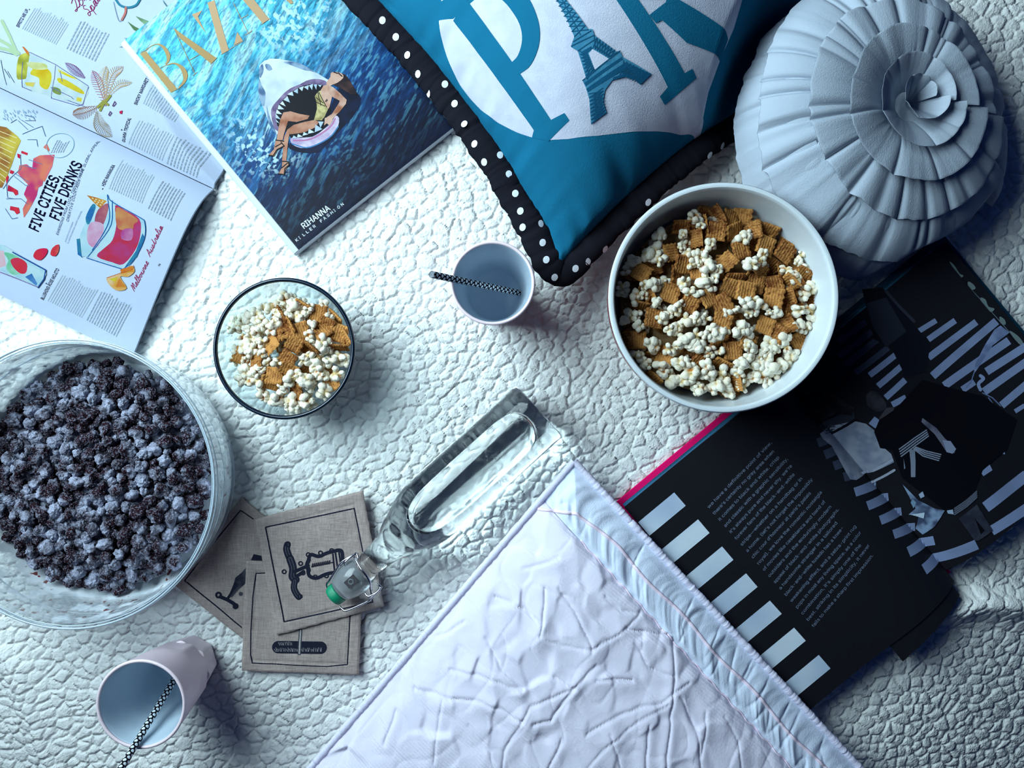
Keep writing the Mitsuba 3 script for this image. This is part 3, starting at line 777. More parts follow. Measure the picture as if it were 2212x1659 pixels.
for i, ch in enumerate('KILLER FASHION'):
    if ch != ' ':
        a, b = np.array([1068, 1550.0]), np.array([1372, 1312.0])
        p.text(ch, a + (b - a) * i / 13.6, a + (b - a) * (i + (0.3 if ch == 'I' else 0.66)) / 13.6, 0.0031, lin(225, 232, 240), True, conv=C3)
p.build('cover_lines', cover, 'glossy_print', base=0.0004, label='small white cover lettering')

# ------------------------------------------------------------------ the blue cushion with lettering and a black dotted frill
C4, C5 = crop(760, 0, 2.353), crop(1600, 0, 2.9625)
PWD = 0.405


def pinch(t):
    """How far a pulled-in edge lies inside the straight line between its corners."""
    return 0.022 * np.sin(PI * np.clip(t, 0, 1)) ** 0.8


def pillow_xy(u, v):
    """A square with pulled-in edges: u, v in [0, 1]."""
    x = pinch(v) + u * (PWD - 2 * pinch(v))
    y = pinch(u) + v * (PWD - 2 * pinch(u))
    return x, y


def pillow_uv(x, y):
    u, v = x / PWD, y / PWD
    for _ in range(6):
        u = (x - pinch(v)) / (PWD - 2 * pinch(v))
        v = (y - pinch(u)) / (PWD - 2 * pinch(u))
    return u, v


SEAM = 0.042


def puff_of(u, v):
    m = 16 * u * (1 - u) * v * (1 - v)
    return np.clip(m, 0, 1) ** 0.6


BO, BR, BU = at(1208, 578, 0.042)[:2], np.array([0.80, 0.60]), np.array([-0.60, 0.80])
RC = at(1950, 222, 0.10)


def under_round(w):
    """1 where the round cushion presses the blue one down."""
    t = np.clip((0.185 - np.linalg.norm(w[..., :2] - RC[:2], axis=-1)) / 0.045, 0, 1)
    return t * t * (3 - 2 * t)


def blue_h(x, y):
    u, v = pillow_uv(np.asarray(x, float), np.asarray(y, float))
    u, v = np.clip(u, 0, 1), np.clip(v, 0, 1)
    e1, e2 = np.minimum(u, 1 - u) * PWD, np.minimum(v, 1 - v) * PWD
    # gathers that run in from the seam
    g1 = (noise2(v * 17, u * 3.0, 21, 2) - 0.5) * np.exp(-e1 / 0.024) * np.clip(e1 / 0.006, 0, 1)
    g2 = (noise2(u * 17, v * 3.0, 22, 2) - 0.5) * np.exp(-e2 / 0.024) * np.clip(e2 / 0.006, 0, 1)
    big = (noise2(x * 16 + y * 5, y * 9, 23, 2) - 0.5) * 0.006 * np.clip(np.minimum(e1, e2) / 0.03, 0, 1)
    z = SEAM + 0.116 * puff_of(u, v) + 0.034 * (g1 + g2) + big
    w = BO + np.asarray(x)[..., None] * BR + np.asarray(y)[..., None] * BU
    return z + (0.024 + 0.004 * puff_of(u, v) - z) * under_round(w)


blue = Sheet(BO, BR, BU, blue_h)
bc = thing('blue_lettered_cushion', 'teal blue cushion with big lettering and a tower, edged by a black dotted frill', 'cushion')
n = 220
tt = 0.5 - 0.5 * np.cos(np.linspace(0, PI, n))
tt = 0.55 * tt + 0.45 * np.linspace(0, 1, n)
Ug, Vg = np.meshgrid(tt, tt, indexing='ij')
X, Y = pillow_xy(Ug, Vg)
top = blue.world(np.stack([X, Y], -1))
bot = top.copy()
bot[..., 2] = SEAM - 0.038 * puff_of(Ug, Vg) ** 0.8
bot[..., 2] -= (bot[..., 2] - 0.003) * under_round(bot)


def weave(p_, n_, uv):
    return noise(p_.x * 1600, p_.y * 1600, p_.z * 1200)


weave_bump = mikit.proc(weave, 0.0003)


def cloth(c, scale=0.0002):
    return {'type': 'twosided', 'bsdf': {'type': 'bumpmap', 'scale': scale, 'texture': weave_bump, 'bsdf': {'type': 'diffuse', 'reflectance': rgb(c) if not isinstance(c, dict) else c}}}


BLUE_CLOTH = lin(24, 98, 130)
scene['teal_cloth'] = cloth(BLUE_CLOTH)
scene['black_cloth'] = cloth((0.011, 0.011, 0.016))
scene['printed_cloth'] = cloth(VCOL)
body = put('cover', slab(top, bot), 'teal_cloth', smooth=True, parent=bc, label='teal satin cover of the cushion')

# the frill: a soft roll along the four edges, ruched
k = np.linspace(0, 1, 1200, endpoint=False)
side, s_ = (k * 4).astype(int), (k * 4) % 1
uu = np.select([side == 0, side == 1, side == 2], [s_, 1 + 0 * s_, 1 - s_], 0 * s_)
vv = np.select([side == 0, side == 1, side == 2], [0 * s_, s_, 1 + 0 * s_], 1 - s_)
X, Y = pillow_xy(uu, vv)
ring_xy = np.stack([X, Y], -1)
c0 = np.array([PWD / 2, PWD / 2])
for _ in range(60):
    ring_xy = 0.5 * ring_xy + 0.25 * (np.roll(ring_xy, 1, 0) + np.roll(ring_xy, -1, 0))
tan = np.roll(ring_xy, -1, 0) - np.roll(ring_xy, 1, 0)
tan /= np.linalg.norm(tan, axis=1, keepdims=True)
out = np.stack([tan[:, 1], -tan[:, 0]], 1)
wob = noise2(k * 150, k * 0, 31, 2) - 0.5
path = ring_xy + out * (0.0085 + 0.0028 * wob[:, None])
pz = SEAM - 0.004 + 0.004 * (noise2(k * 60, k * 0, 33, 2) - 0.5) + 0.010 * np.exp(-((k - 0.93) / 0.08) ** 2)
w3 = blue.world(path)
w3[:, 2] = pz - (pz - 0.013) * under_round(w3)
frill = tube(w3, 0.0155 * (1 + 0.34 * (noise2(k * 260, k * 0, 34, 2) - 0.5)), 20, closed=True, flat=(1.0, 0.62))
fr = put('frill', frill, 'black_cloth', smooth=True, parent=bc, label='black ruched frill around the cushion')


def cast(mesh, px, py):
    """The point and normal where the photograph's ray through this pixel meets the mesh."""
    o = np.array([0, 0, EYE])
    d = at(px, py, 0.0) - o
    d /= np.linalg.norm(d)
    v, f = np.asarray(mesh.vertices), np.asarray(mesh.faces)
    a, e1, e2 = v[f[:, 0]], v[f[:, 1]] - v[f[:, 0]], v[f[:, 2]] - v[f[:, 0]]
    h = np.cross(d, e2)
    det = (e1 * h).sum(1)
    det[np.abs(det) < 1e-14] = 1e-14
    s = o - a
    u = (s * h).sum(1) / det
    q = np.cross(s, e1)
    w = (q @ d) / det
    t = (e2 * q).sum(1) / det
    ok = (u >= 0) & (w >= 0) & (u + w <= 1) & (t > 0)
    if not ok.any():
        return None
    i = np.where(ok)[0][np.argmin(t[ok])]
    nn = np.cross(e1[i], e2[i])
    nn /= np.linalg.norm(nn)
    return o + d * t[i], nn * np.sign(nn[2] + 1e-9)


dots = []
for x_, y_ in [(770, 40), (826, 44), (855, 80), (880, 119), (903, 160), (961, 182), (926, 202), (982, 224), (1003, 268), (1025, 311), (1080, 335), (1046, 350), (1099, 376), (1113, 418), (1124, 456), (1168, 483), (1129, 491), (1172, 524), (1180, 561), (1198, 599), (1243, 580), (1270, 565), (1307, 538), (1342, 515), (1400, 437), (1440, 415), (1480, 395), (1533, 335), (1560, 315), (1600, 270), (1625, 240)]:
    hit = cast(frill, x_, y_)
    if hit is None:
        continue
    c_, n_ = hit
    a_ = np.cross(n_, [0.31, 0.9, 0.1])
    a_ /= np.linalg.norm(a_)
    b_ = np.cross(n_, a_)
    th = np.arange(14) * 2 * PI / 14
    rim = c_ + 0.0033 * (np.cos(th)[:, None] * a_ + 1.15 * np.sin(th)[:, None] * b_)
    # lay the disc on the roll
    near = cKDTree(frill.vertices)
    _, ii = near.query(rim)
    v = np.vstack([c_ + n_ * 0.0006, rim + n_ * 0.0004])
    dots.append(trimesh.Trimesh(v, [[0, 1 + j, 1 + (j + 1) % 14] for j in range(14)], process=False))
scene['dot_white'] = matte(lin(215, 222, 230))
for d_ in dots:
    put('polka_dot', d_, 'dot_white', parent=fr)

p = Print(blue, C4, res=0.003)
PLQ, PLQ2 = lin(188, 190, 206), lin(180, 183, 200)
TB = BLUE_CLOTH
plaque = smooth_curve(p.L([(442, 112), (455, 190), (500, 330), (580, 470), (700, 590), (830, 668), (915, 698)]), 6)
rest = p.L([(1000, 712), (1100, 706), (1250, 690), (1400, 672), (1560, 668), (1680, 680), (1780, 705), (1785, 600), (1812, 470), (1870, 310), (1940, 150), (1990, -20), (2010, -200), (560, -200), (455, 0)])
p.shape(Polygon(np.vstack([plaque, rest])).buffer(0), PLQ, PLQ2)
for q in ([(425, 25), (600, -70), (660, -30), (515, 95), (440, 105)], [(515, 105), (582, -5), (700, -60), (1012, 610), (1080, 575), (1106, 612), (1000, 718), (915, 700), (925, 662)]):
    p.poly(q, TB)
stem = [(515, 105), (582, -5), (1012, 610), (1080, 575), (1106, 612), (1000, 718), (915, 700), (925, 662)]
p.items.pop()
p.poly(stem, TB)
a, b = smooth_curve(p.L([(845, 382), (905, 335), (945, 250), (955, 160), (935, 70), (890, -20), (820, -90), (650, -110)]), 6), smooth_curve(p.L([(805, 325), (845, 280), (865, 200), (850, 120), (800, 40), (750, -10), (700, -45), (600, -60)]), 6)
p.shape(Polygon(np.vstack([a, b[::-1]])).buffer(0), TB)
p.poly([(1335, -10), (1605, 445), (1565, 493), (1590, 536), (1750, 400), (1730, 352), (1690, 375), (1440, -20)], TB)
p.poly([(1510, 80), (1590, 18), (1640, -10), (1910, 205), (1870, 318), (1700, 220), (1575, 105), (1545, 122)], TB)
p.poly([(1590, 28), (1640, 15), (1660, -90), (1440, -90), (1450, -5), (1600, -5)], TB)
p.build('lettering', body, 'printed_cloth', base=0.0004, step=0.00022, label='pale plaque with teal letters printed on the cushion')
L1, L2 = lin(66, 128, 158), lin(24, 78, 110)
p.poly([(960, -90), (1040, 0), (1095, 105), (1130, 190), (1112, 240), (1148, 262), (1190, 400), (1172, 412), (1190, 450), (1207, 510), (1215, 636), (1296, 576), (1276, 520), (1286, 462), (1322, 412), (1390, 394), (1440, 410), (1466, 434), (1524, 380), (1425, 320), (1375, 292), (1362, 260), (1345, 266), (1232, 182), (1222, 150), (1200, 150), (1150, 80), (1085, 0), (1000, -90)], L1, lin(52, 112, 144))
for q in ([(1222, 252), (1312, 306), (1234, 357), (1204, 275)],):
    p.poly(q, PLQ)
for q in ([(1165, 268), (1215, 238), (1226, 250), (1198, 272), (1212, 330), (1200, 345)], [(1180, 425), (1372, 292), (1376, 306), (1190, 440)], [(1190, 455), (1390, 320), (1520, 382), (1466, 434), (1440, 410), (1390, 394), (1322, 412), (1330, 395), (1390, 378), (1450, 392), (1400, 350), (1200, 470)]):
    p.poly(q, L2)
ln = []
for i in range(8):
    f0, f1 = i / 8, (i + 1) / 8
    A, B, Cc, D = np.array([1205, 480.0]), np.array([1218, 630.0]), np.array([1275, 450.0]), np.array([1290, 575.0])
    ln += [[A + (B - A) * f0, Cc + (D - Cc) * f1], [A + (B - A) * f1, Cc + (D - Cc) * f0], [A + (B - A) * f1, Cc + (D - Cc) * f1]]
    A, B, Cc, D = np.array([1380, 310.0]), np.array([1515, 378.0]), np.array([1360, 385.0]), np.array([1466, 430.0])
    ln += [[A + (B - A) * f0, Cc + (D - Cc) * f1], [A + (B - A) * f1, Cc + (D - Cc) * f0], [A + (B - A) * f1, Cc + (D - Cc) * f1]]
    A, B, Cc, D = np.array([1025, -15.0]), np.array([1130, 190.0]), np.array([1075, -15.0]), np.array([1200, 155.0])
    ln += [[A + (B - A) * f0, Cc + (D - Cc) * f1], [A + (B - A) * f1, Cc + (D - Cc) * f0]]
    A, B, Cc, D = np.array([1155, 262.0]), np.array([1195, 405.0]), np.array([1195, 275.0]), np.array([1232, 355.0])
    ln += [[A + (B - A) * f0, Cc + (D - Cc) * f1], [A + (B - A) * f1, Cc + (D - Cc) * f0]]
    A, B, Cc, D = np.array([1230, 185.0]), np.array([1350, 268.0]), np.array([1225, 245.0]), np.array([1310, 300.0])
    ln += [[A + (B - A) * f0, Cc + (D - Cc) * f1], [A + (B - A) * f1, Cc + (D - Cc) * f0]]
ln += [[(1115, 238), (1232, 182)], [(1125, 215), (1215, 160)], [(1148, 262), (1240, 200)], [(1172, 412), (1362, 262)], [(1060, -10), (1160, 180)], [(1190, 400), (1345, 275)]]
p.lines(ln, 0.0007, L2)
p.build('tower_print', body, 'printed_cloth', base=0.0016, step=0.0001, label='lattice tower printed as one of the letters')

# ------------------------------------------------------------------ the round ruffled cushion
rc = thing('round_ruffled_cushion', 'round pale grey cushion made of rings of gathered ruffles', 'cushion')


def round_floor(w):
    """What the round cushion lies on: the blanket, or the pressed corner of the blue one."""
    d = w[..., :2] - BO
    x, y = d @ BR, d @ BU
    e = np.minimum(np.minimum(x, PWD - x), np.minimum(y, PWD - y)) + 0.055
    t = np.clip(e / 0.03, 0, 1)
    z = 0.004 + 0.030 * t * t * (3 - 2 * t)
    d = (w[..., :2] - at(1690, 806, 0.016)[:2]) @ np.linalg.inv(np.stack([[0.770, 0.638], [0.640, -0.768]], 1)).T
    t = np.clip((np.minimum(0.25 - d[..., 0], d[..., 1] + 0.010)) / 0.006, 0, 1)
    return np.maximum(z, 0.036 * t)


def dome(r):
    return 0.048 + 0.066 * np.sqrt(np.clip(1 - (r / 0.150) ** 2, 0, 1)) - 0.020 * np.exp(-(r / 0.028) ** 2)


prof = [(0.0, 0.004), (0.08, 0.004), (0.115, 0.014), (0.131, 0.030)] + [(r, dome(r) - 0.004 - 0.022 * np.clip((r - 0.075) / 0.05, 0, 1) ** 2) for r in np.linspace(0.1315, 0, 30)]
scene['grey_cotton'] = cloth(lin(168, 178, 192))
m = lathe(prof, 120)
m.apply_translation([RC[0], RC[1], 0])
m.vertices[:, 2] -= 0.27 * (m.vertices[:, 0] - RC[0])
m.vertices[:, 2] = np.maximum(m.vertices[:, 2], round_floor(m.vertices))
base = put('base', m, 'grey_cotton', smooth=40, parent=rc)


def ruffle(r0, r1, seed, lift, droop, ox=0.0, oy=0.0, amp=1.0, spiral=0.0):
    nt, nr = 720, 22
    th = np.linspace(0, 2 * PI, nt + 1)[:, None]
    s = np.linspace(0, 1, nr)[None, :]
    ct, st = np.cos(th), np.sin(th)
    fm_ = max(r1 / 0.10, 0.4)
    nz = lambda f, sd, oc=3: noise2(ct * f * fm_ + 7 * sd, st * f * fm_ + 3 * sd, sd, oc) - 0.5
    edge = r1 * (1 + 0.07 * nz(1.6, seed) + 0.05 * nz(4.5, seed + 1) + 0.02 * nz(14, seed + 2)) + spiral * (th / (2 * PI) - 0.5)
    inner = r0 * (1 + 0.06 * nz(1.5, seed + 3))
    r = inner + (edge - inner) * s
    fold = nz(1.6, seed + 4, 2) * 0.022 + nz(4.0, seed + 5, 2) * 0.0045
    sharp = -0.010 * np.exp(-np.abs(nz(3.2, seed + 6, 2)) / 0.05) + 0.002
    tuck = nz(14, seed + 7, 2) * 0.0028 * (1 - s) ** 2 + nz(9, seed + 9, 2) * 0.0016 * s
    z = dome(np.minimum(r, 0.1495)) - 0.001 + lift * s ** 0.8 - droop * s ** 2 + amp * (fold + sharp) * s ** 0.9 * (1.15 - 0.45 * s) + tuck
    z = np.maximum(z, dome(np.minimum(r, 0.1495)) - 0.0015 + 0.002 * s - droop * s ** 2)
    th2 = th + 0.05 * nz(8, seed + 8) * s
    top = np.stack([RC[0] + ox + r * np.cos(th2), RC[1] + oy + r * np.sin(th2), z + 0 * r], -1)
    d_ = (top[..., :2] - at(1690, 806, 0.016)[:2]) @ np.linalg.inv(np.stack([[0.770, 0.638], [0.640, -0.768]], 1)).T
    w_ = np.clip((d_[..., 1] + 0.022) / 0.012, 0, 1) * (d_[..., 0] < 0.27)
    rr_ = np.linalg.norm(top[..., :2] - RC[:2], axis=-1)
    k_ = 1 - w_ * (1 - np.minimum(1, 0.133 / np.maximum(rr_, 1e-6)))
    top[..., :2] = RC[:2] + (top[..., :2] - RC[:2]) * k_[..., None]
    top[..., 2] -= 0.27 * (top[..., 0] - RC[0])      # it leans off the blue cushion
    top[..., 2] = np.maximum(top[..., 2], round_floor(top) + 0.003)
    bot = top.copy()
    bot[..., 2] -= 0.0007
    return slab(top.transpose(1, 0, 2), bot.transpose(1, 0, 2))


for r0, r1, sd, lift, droop, ox, oy, am in ((0.098, 0.150, 3, 0.005, 0.038, 0.004, -0.006, 1.9), (0.072, 0.140, 9, 0.014, 0.018, 0.003, -0.003, 1.4), (0.050, 0.102, 17, 0.015, 0.004, 0.003, -0.005, 0.9),
                                    (0.030, 0.071, 26, 0.016, 0.001, 0.005, -0.003, 0.55), (0.014, 0.043, 33, 0.017, 0.0, 0.007, -0.002, 0.5), (0.003, 0.021, 41, 0.022, 0.0, 0.010, 0.002, 0.6)):
    put('ruffle', ruffle(r0, r1, sd, lift, droop, ox, oy, am, 0.012), 'grey_cotton', smooth=True, parent=rc)

# ------------------------------------------------------------------ the quilted pillow at the front
qO = at(1240, 996, 0.036)
qa = at(1850, 1650, 0.036) - qO
qb = at(676, 1652, 0.036) - qO
QA, QB = (v[:2] / np.linalg.norm(v[:2]) for v in (qa, qb))
QL = 0.56
BAND = 0.050


frng = np.random.default_rng(8)
FC = frng.uniform(-0.02, QL, (900, 2))
FG = frng.normal(0, 0.075, (900, 2))
FO = frng.normal(0, 0.0006, 900)
FTREE = cKDTree(FC)
C6 = crop(660, 970, 1.8131)
CREASES = [[(860, 490), (990, 440)], [(940, 560), (930, 690), (920, 740)], [(620, 700), (530, 760), (490, 770)], [(920, 740), (1000, 770), (1130, 790), (1260, 710), (1320, 650)], [(1260, 710), (1400, 745), (1450, 745)],
           [(1140, 850), (1050, 935), (880, 1015), (850, 1060)], [(850, 1060), (780, 1180), (760, 1300)], [(890, 1075), (960, 1060), (1050, 935)], [(1140, 910), (1280, 910)], [(1510, 925), (1400, 990), (1250, 1025), (1100, 1110)],
           [(1420, 1000), (1300, 1060), (1120, 1200), (1060, 1300)], [(1450, 760), (1455, 900), (1440, 1000), (1400, 1300)], [(1470, 980), (1530, 1100), (1560, 1300)], [(1575, 1040), (1550, 1200)], [(420, 965), (540, 985), (700, 1000), (850, 1060)],
           [(560, 890), (690, 900), (850, 940)], [(530, 1000), (500, 1230)], [(740, 600), (860, 640), (930, 690)], [(1000, 560), (1060, 640), (1130, 790)], [(1180, 590), (1240, 640), (1320, 650)], [(1650, 1060), (1700, 1150), (1720, 1300)], [(700, 760), (760, 860), (850, 940)],
           [(1290, 770), (1350, 860), (1450, 900)], [(640, 1080), (720, 1180), (760, 1300)], [(340, 1060), (300, 1180)], [(1000, 1130), (940, 1250)], [(1190, 1110), (1240, 1250)], [(980, 900), (1050, 935)], [(1340, 1080), (1330, 1240)]]


def creases(a, b):
    z = 0.0
    wa, wb = a + 0.006 * (noise2(a * 60, b * 60, 71, 2) - 0.5), b + 0.006 * (noise2(a * 60, b * 60, 72, 2) - 0.5)
    for k, c in enumerate(CREASE_AB):
        d = seg_dist(wa, wb, c)
        s = 0.7 + 0.6 * ((k * 37) % 10) / 10
        z = z + s * (0.0017 * np.exp(-(d / 0.009) ** 2) - 0.0023 * np.exp(-d / 0.0014))
    return z


def facets(a, b):
    p_ = np.stack([a + 0.012 * (noise2(a * 30, b * 30, 73, 2) - 0.5), b + 0.012 * (noise2(a * 30, b * 30, 74, 2) - 0.5)], -1)
    d, i = FTREE.query(p_.reshape(-1, 2), k=4, workers=4)
    w = np.exp(-(d / 0.0075) ** 2) + 1e-9
    h = FO[i] + ((p_.reshape(-1, 1, 2) - FC[i]) * FG[i]).sum(-1)
    return (w * h).sum(1).reshape(a.shape) / w.sum(1).reshape(a.shape)


def q_h(a, b):
    a, b = np.asarray(a, float), np.asarray(b, float)
    e = np.minimum(np.minimum(a, b), np.minimum(QL - a, QL - b))
    m = np.clip(a / 0.26, 0, 1) * np.clip(b / 0.26, 0, 1)
    z = 0.036 + 0.052 * (1 - np.exp(-np.clip(e, 0, 9) / 0.035)) * (0.35 + 0.65 * m ** 0.6)
    band = np.clip((BAND + 0.006 * (noise2(a * 20, a * 0, 3) - 0.5) - b) / 0.006, 0, 1)
    # crinkles: soft facets between sharp puckered lines
    wx, wy = a + 0.02 * (noise2(a * 18, b * 18, 51) - 0.5), b + 0.02 * (noise2(a * 18, b * 18, 52) - 0.5)
    r1, r2 = np.abs(noise2(wx * 22, wy * 9, 53, 2) - 0.5), np.abs(noise2(wx * 10, wy * 26, 54, 2) - 0.5)
    cr = facets(a, b) + creases(a, b) - 0.0008 * np.exp(-r1 / 0.018) - 0.0008 * np.exp(-r2 / 0.018)
    # gathers across the border band
    ga = 0.0075 * (noise2(a * 75 + 1.2 * np.sin(b * 70), b * 13, 57, 3) - 0.5) - 0.002 * np.exp(-np.abs(noise2(a * 42, b * 9, 58, 2) - 0.5) / 0.03)
    ga = ga * np.clip(np.sin(PI * np.clip(b / BAND, 0, 1)) + 0.35, 0, 1) + 0.002 * np.sin(PI * np.clip(b / BAND, 0, 1))
    seam = -0.0035 * np.exp(-((b - BAND) / 0.0035) ** 2) * (0.6 + 0.8 * noise2(a * 120, b * 0, 59, 2))
    return z + np.clip(e / 0.012, 0, 1) * (cr * (1 - band) + ga * band) + seam


flat_q = Sheet(qO, QA, QB, lambda a, b: 0.07 + 0 * a)
CREASE_AB = [flat_q.loc(C6(c)) for c in CREASES]
quilt = Sheet(qO, QA, QB, q_h)
qp = thing('quilted_pillow', 'pale lavender crinkled quilted pillow with a gathered border, corner pointing at the bottle', 'pillow')


def pin_stripe(p_, n_, uv):
    d = p_.x * 0.63 + p_.y * 0.77
    return 0.5 + 0.5 * dr.sin(d * (2 * PI / 0.0030)) + 0.5 * noise(p_.x * 700, p_.y * 700)


scene['quilt_cotton'] = {'type': 'twosided', 'bsdf': {'type': 'bumpmap', 'scale': 0.00022, 'texture': mikit.proc(pin_stripe, 0.0003), 'bsdf': {'type': 'diffuse', 'reflectance': rgb(lin(232, 225, 243))}}}
scene['band_cotton'] = cloth(lin(222, 230, 250))
scene['piping_cotton'] = cloth(lin(226, 222, 244))
scene['pink_thread'] = matte(lin(244, 222, 238))


def q_part(name, a0, a1, b0, b1, na, nb, mat, label, zmin):
    A, B = np.meshgrid(np.linspace(a0, a1, na), np.linspace(b0, b1, nb), indexing='ij')
    top = quilt.world(np.stack([A, B], -1))
    e = np.minimum(np.minimum(A, B), np.minimum(QL - A, QL - B))
    bot = top.copy()
    bot[..., 2] = np.maximum(0.036 - 0.032 * (1 - np.exp(-np.clip(e, 0, 9) / 0.03)) - 0.001, zmin)
    d_ = (top[..., :2] - at(1690, 806, 0.016)[:2]) @ np.linalg.inv(np.stack([[0.770, 0.638], [0.640, -0.768]], 1)).T
    on = (d_[..., 0] > -0.23) & (d_[..., 0] < 0.22) & (d_[..., 1] > -0.01) & (d_[..., 1] < 0.30)
    bot[..., 2] = np.where(on, np.maximum(bot[..., 2], 0.0325), bot[..., 2])
    top[..., 2] = np.maximum(top[..., 2], bot[..., 2] + 0.002)
    m = slab(top, bot)
    if m.volume < 0:
        m.invert()
    return put(name, m, mat, smooth=50, parent=qp, label=label)


q_part('panel', 0.0, QL, BAND, QL, 430, 380, 'quilt_cotton', 'crinkled lavender panel', 0.004)
q_part('border_band', 0.0, QL, 0.0, BAND, 520, 60, 'band_cotton', 'gathered bluish white border', 0.004)
tl = np.linspace(0, QL, 800)
for k_, (A, B) in enumerate(((tl, tl * 0), (tl * 0, tl))):
    xy = np.stack([A, B], -1)
    w3 = quilt.world(xy)
    w3[:, 2] = 0.037 + 0.001 * (noise2(tl * 200, tl * 0, 61 + k_, 2) - 0.5)
    r = 0.0036 * (1 + 0.30 * (noise2(tl * 420, tl * 0, 65, 2) - 0.5) + 0.20 * (noise2(tl * 130, tl * 0, 66, 2) - 0.5))
    put('piping', tube(w3, r, 12), 'piping_cotton', smooth=True, parent=qp, label='gathered piping')
A = np.linspace(0.035, QL, 300)
B = 0.027 + 0.0016 * np.sin(A * 60) + 0.006 * np.clip((0.09 - A) / 0.05, 0, 1)
lead = np.stack([np.linspace(0.004, 0.035, 24), np.linspace(0.060, B[0], 24)], -1)
xy = np.vstack([lead[:-1], np.stack([A, B], -1)])
put('stitching', tube(quilt.world(xy, -0.0004), 0.0019, 8), 'pink_thread', smooth=True, parent=qp, label='pink stitched line')
xy = np.stack([tl[80:], BAND + 0.0008 * np.sin(tl[80:] * 300)], -1)
put('stitching', tube(quilt.world(xy, 0.0000), 0.0009, 6), 'pink_thread', smooth=True, parent=qp, label='puckered pink seam')

# ------------------------------------------------------------------ dishes: mixing bowl, glass bowl, big clear bowl, cups and straws
def spot(px, py, z):
    return at(px, py, z)


BZ = 0.112
bC = at(1563, 643, BZ)
BR_ = 0.1065
mb = thing('mixing_bowl', 'large mixing bowl, white inside and red outside, heaped with popcorn and cereal squares', 'bowl')
outer = smooth_curve([(0.0, 0.004), (0.045, 0.004), (0.058, 0.006), (0.078, 0.018), (0.094, 0.042), (0.1025, 0.072), (0.1055, 0.098), (0.1060, BZ - 0.004)], 6)
inner = smooth_curve([(0.1005, BZ - 0.004), (0.0995, 0.098), (0.0965, 0.074), (0.088, 0.044), (0.072, 0.021), (0.052, 0.011), (0.0, 0.009)], 6)
lip = [(0.1065, BZ - 0.002), (0.1066, BZ - 0.0005), (0.1055, BZ + 0.0012), (0.1038, BZ + 0.0016), (0.1020, BZ + 0.001), (0.1008, BZ - 0.001)]


def lathe_at(prof, c, n=160, **k):
    m = lathe(prof, n, **k)
    m.apply_translation([c[0], c[1], 0])
    return m


scene['red_glaze'] = gloss(lin(165, 20, 42), 0.12)
scene['white_glaze'] = gloss(lin(216, 224, 230), 0.16, False)
put('outside', lathe_at(list(outer) + [(0.1045, BZ - 0.0045), (0.101, 0.090), (0.09, 0.040), (0.06, 0.0098), (0.0, 0.0075)], bC), 'red_glaze', smooth=40, parent=mb, label='red glazed outside')
put('inside', lathe_at([(0.1035, BZ - 0.0045)] + [(0.1062, BZ - 0.004)] + lip + list(inner), bC), 'white_glaze', smooth=40, parent=mb, label='white glazed inside and rim')

# small glass bowl with a dark rim
GZ = 0.076
gC = at(613.5, 753, GZ)
gb = thing('glass_bowl', 'small clear glass bowl with a dark blue rim, holding popcorn and cereal squares', 'bowl')
scene['thin_glass'] = {'type': 'thindielectric', 'int_ior': 1.5, 'specular_transmittance': rgb((0.90, 0.965, 0.975))}
scene['navy_glass'] = gloss(lin(20, 42, 66), 0.06)
go = smooth_curve([(0.0, 0.003), (0.026, 0.003), (0.034, 0.005), (0.052, 0.020), (0.063, 0.045), (0.0675, GZ - 0.003)], 6)
gi = smooth_curve([(0.0655, GZ - 0.003), (0.0605, 0.046), (0.050, 0.0235), (0.032, 0.009), (0.0, 0.0075)], 6)


def ripple(p, n, uv):
    return fbm(p.x * 120, p.y * 160, p.z * 160, 3)


put('body', lathe_at(list(go) + list(gi), gC, 140), 'thin_glass', smooth=40, parent=gb, label='clear glass body')
th = np.arange(16) * 2 * PI / 16
put('rim', lathe_at([(0.0668 + 0.0021 * np.cos(a), GZ - 0.001 + 0.0028 * np.sin(a)) for a in th], gC, 160, close=True), 'navy_glass', smooth=True, parent=gb, label='dark blue glass rim')

# big clear bowl at the left edge, dusted with sugar
CZ = 0.098
cC = at(150, 1046, CZ)
cb = thing('clear_plastic_bowl', 'large clear sugar-dusted bowl of dark cereal clusters, cut by the left edge', 'bowl')
CR = 0.1385


def dust(p, n, uv):
    a = fbm(p.x * 90, p.y * 90, p.z * 60, 3)
    b = fbm(p.x * 350, p.y * 350, p.z * 350, 2)
    low = sstep(0.045, 0.010, p.z)
    return dr.clip(0.30 + 0.9 * low * (0.85 + 0.9 * (a - 0.3)) + sstep(0.50, 0.70, a) * 0.5 + 0.35 * (b - 0.5), 0.05, 0.97)


def dust_col(p, n, uv):
    a = fbm(p.x * 60, p.y * 60, p.z * 60, 3)
    s_ = sstep(0.66, 0.72, fbm(p.x * 260, p.y * 260, p.z * 120, 2)) * sstep(0.52, 0.6, a)
    return mix(mix(lin(196, 208, 218).tolist(), lin(228, 230, 236).tolist(), a), lin(120, 62, 62).tolist(), s_)


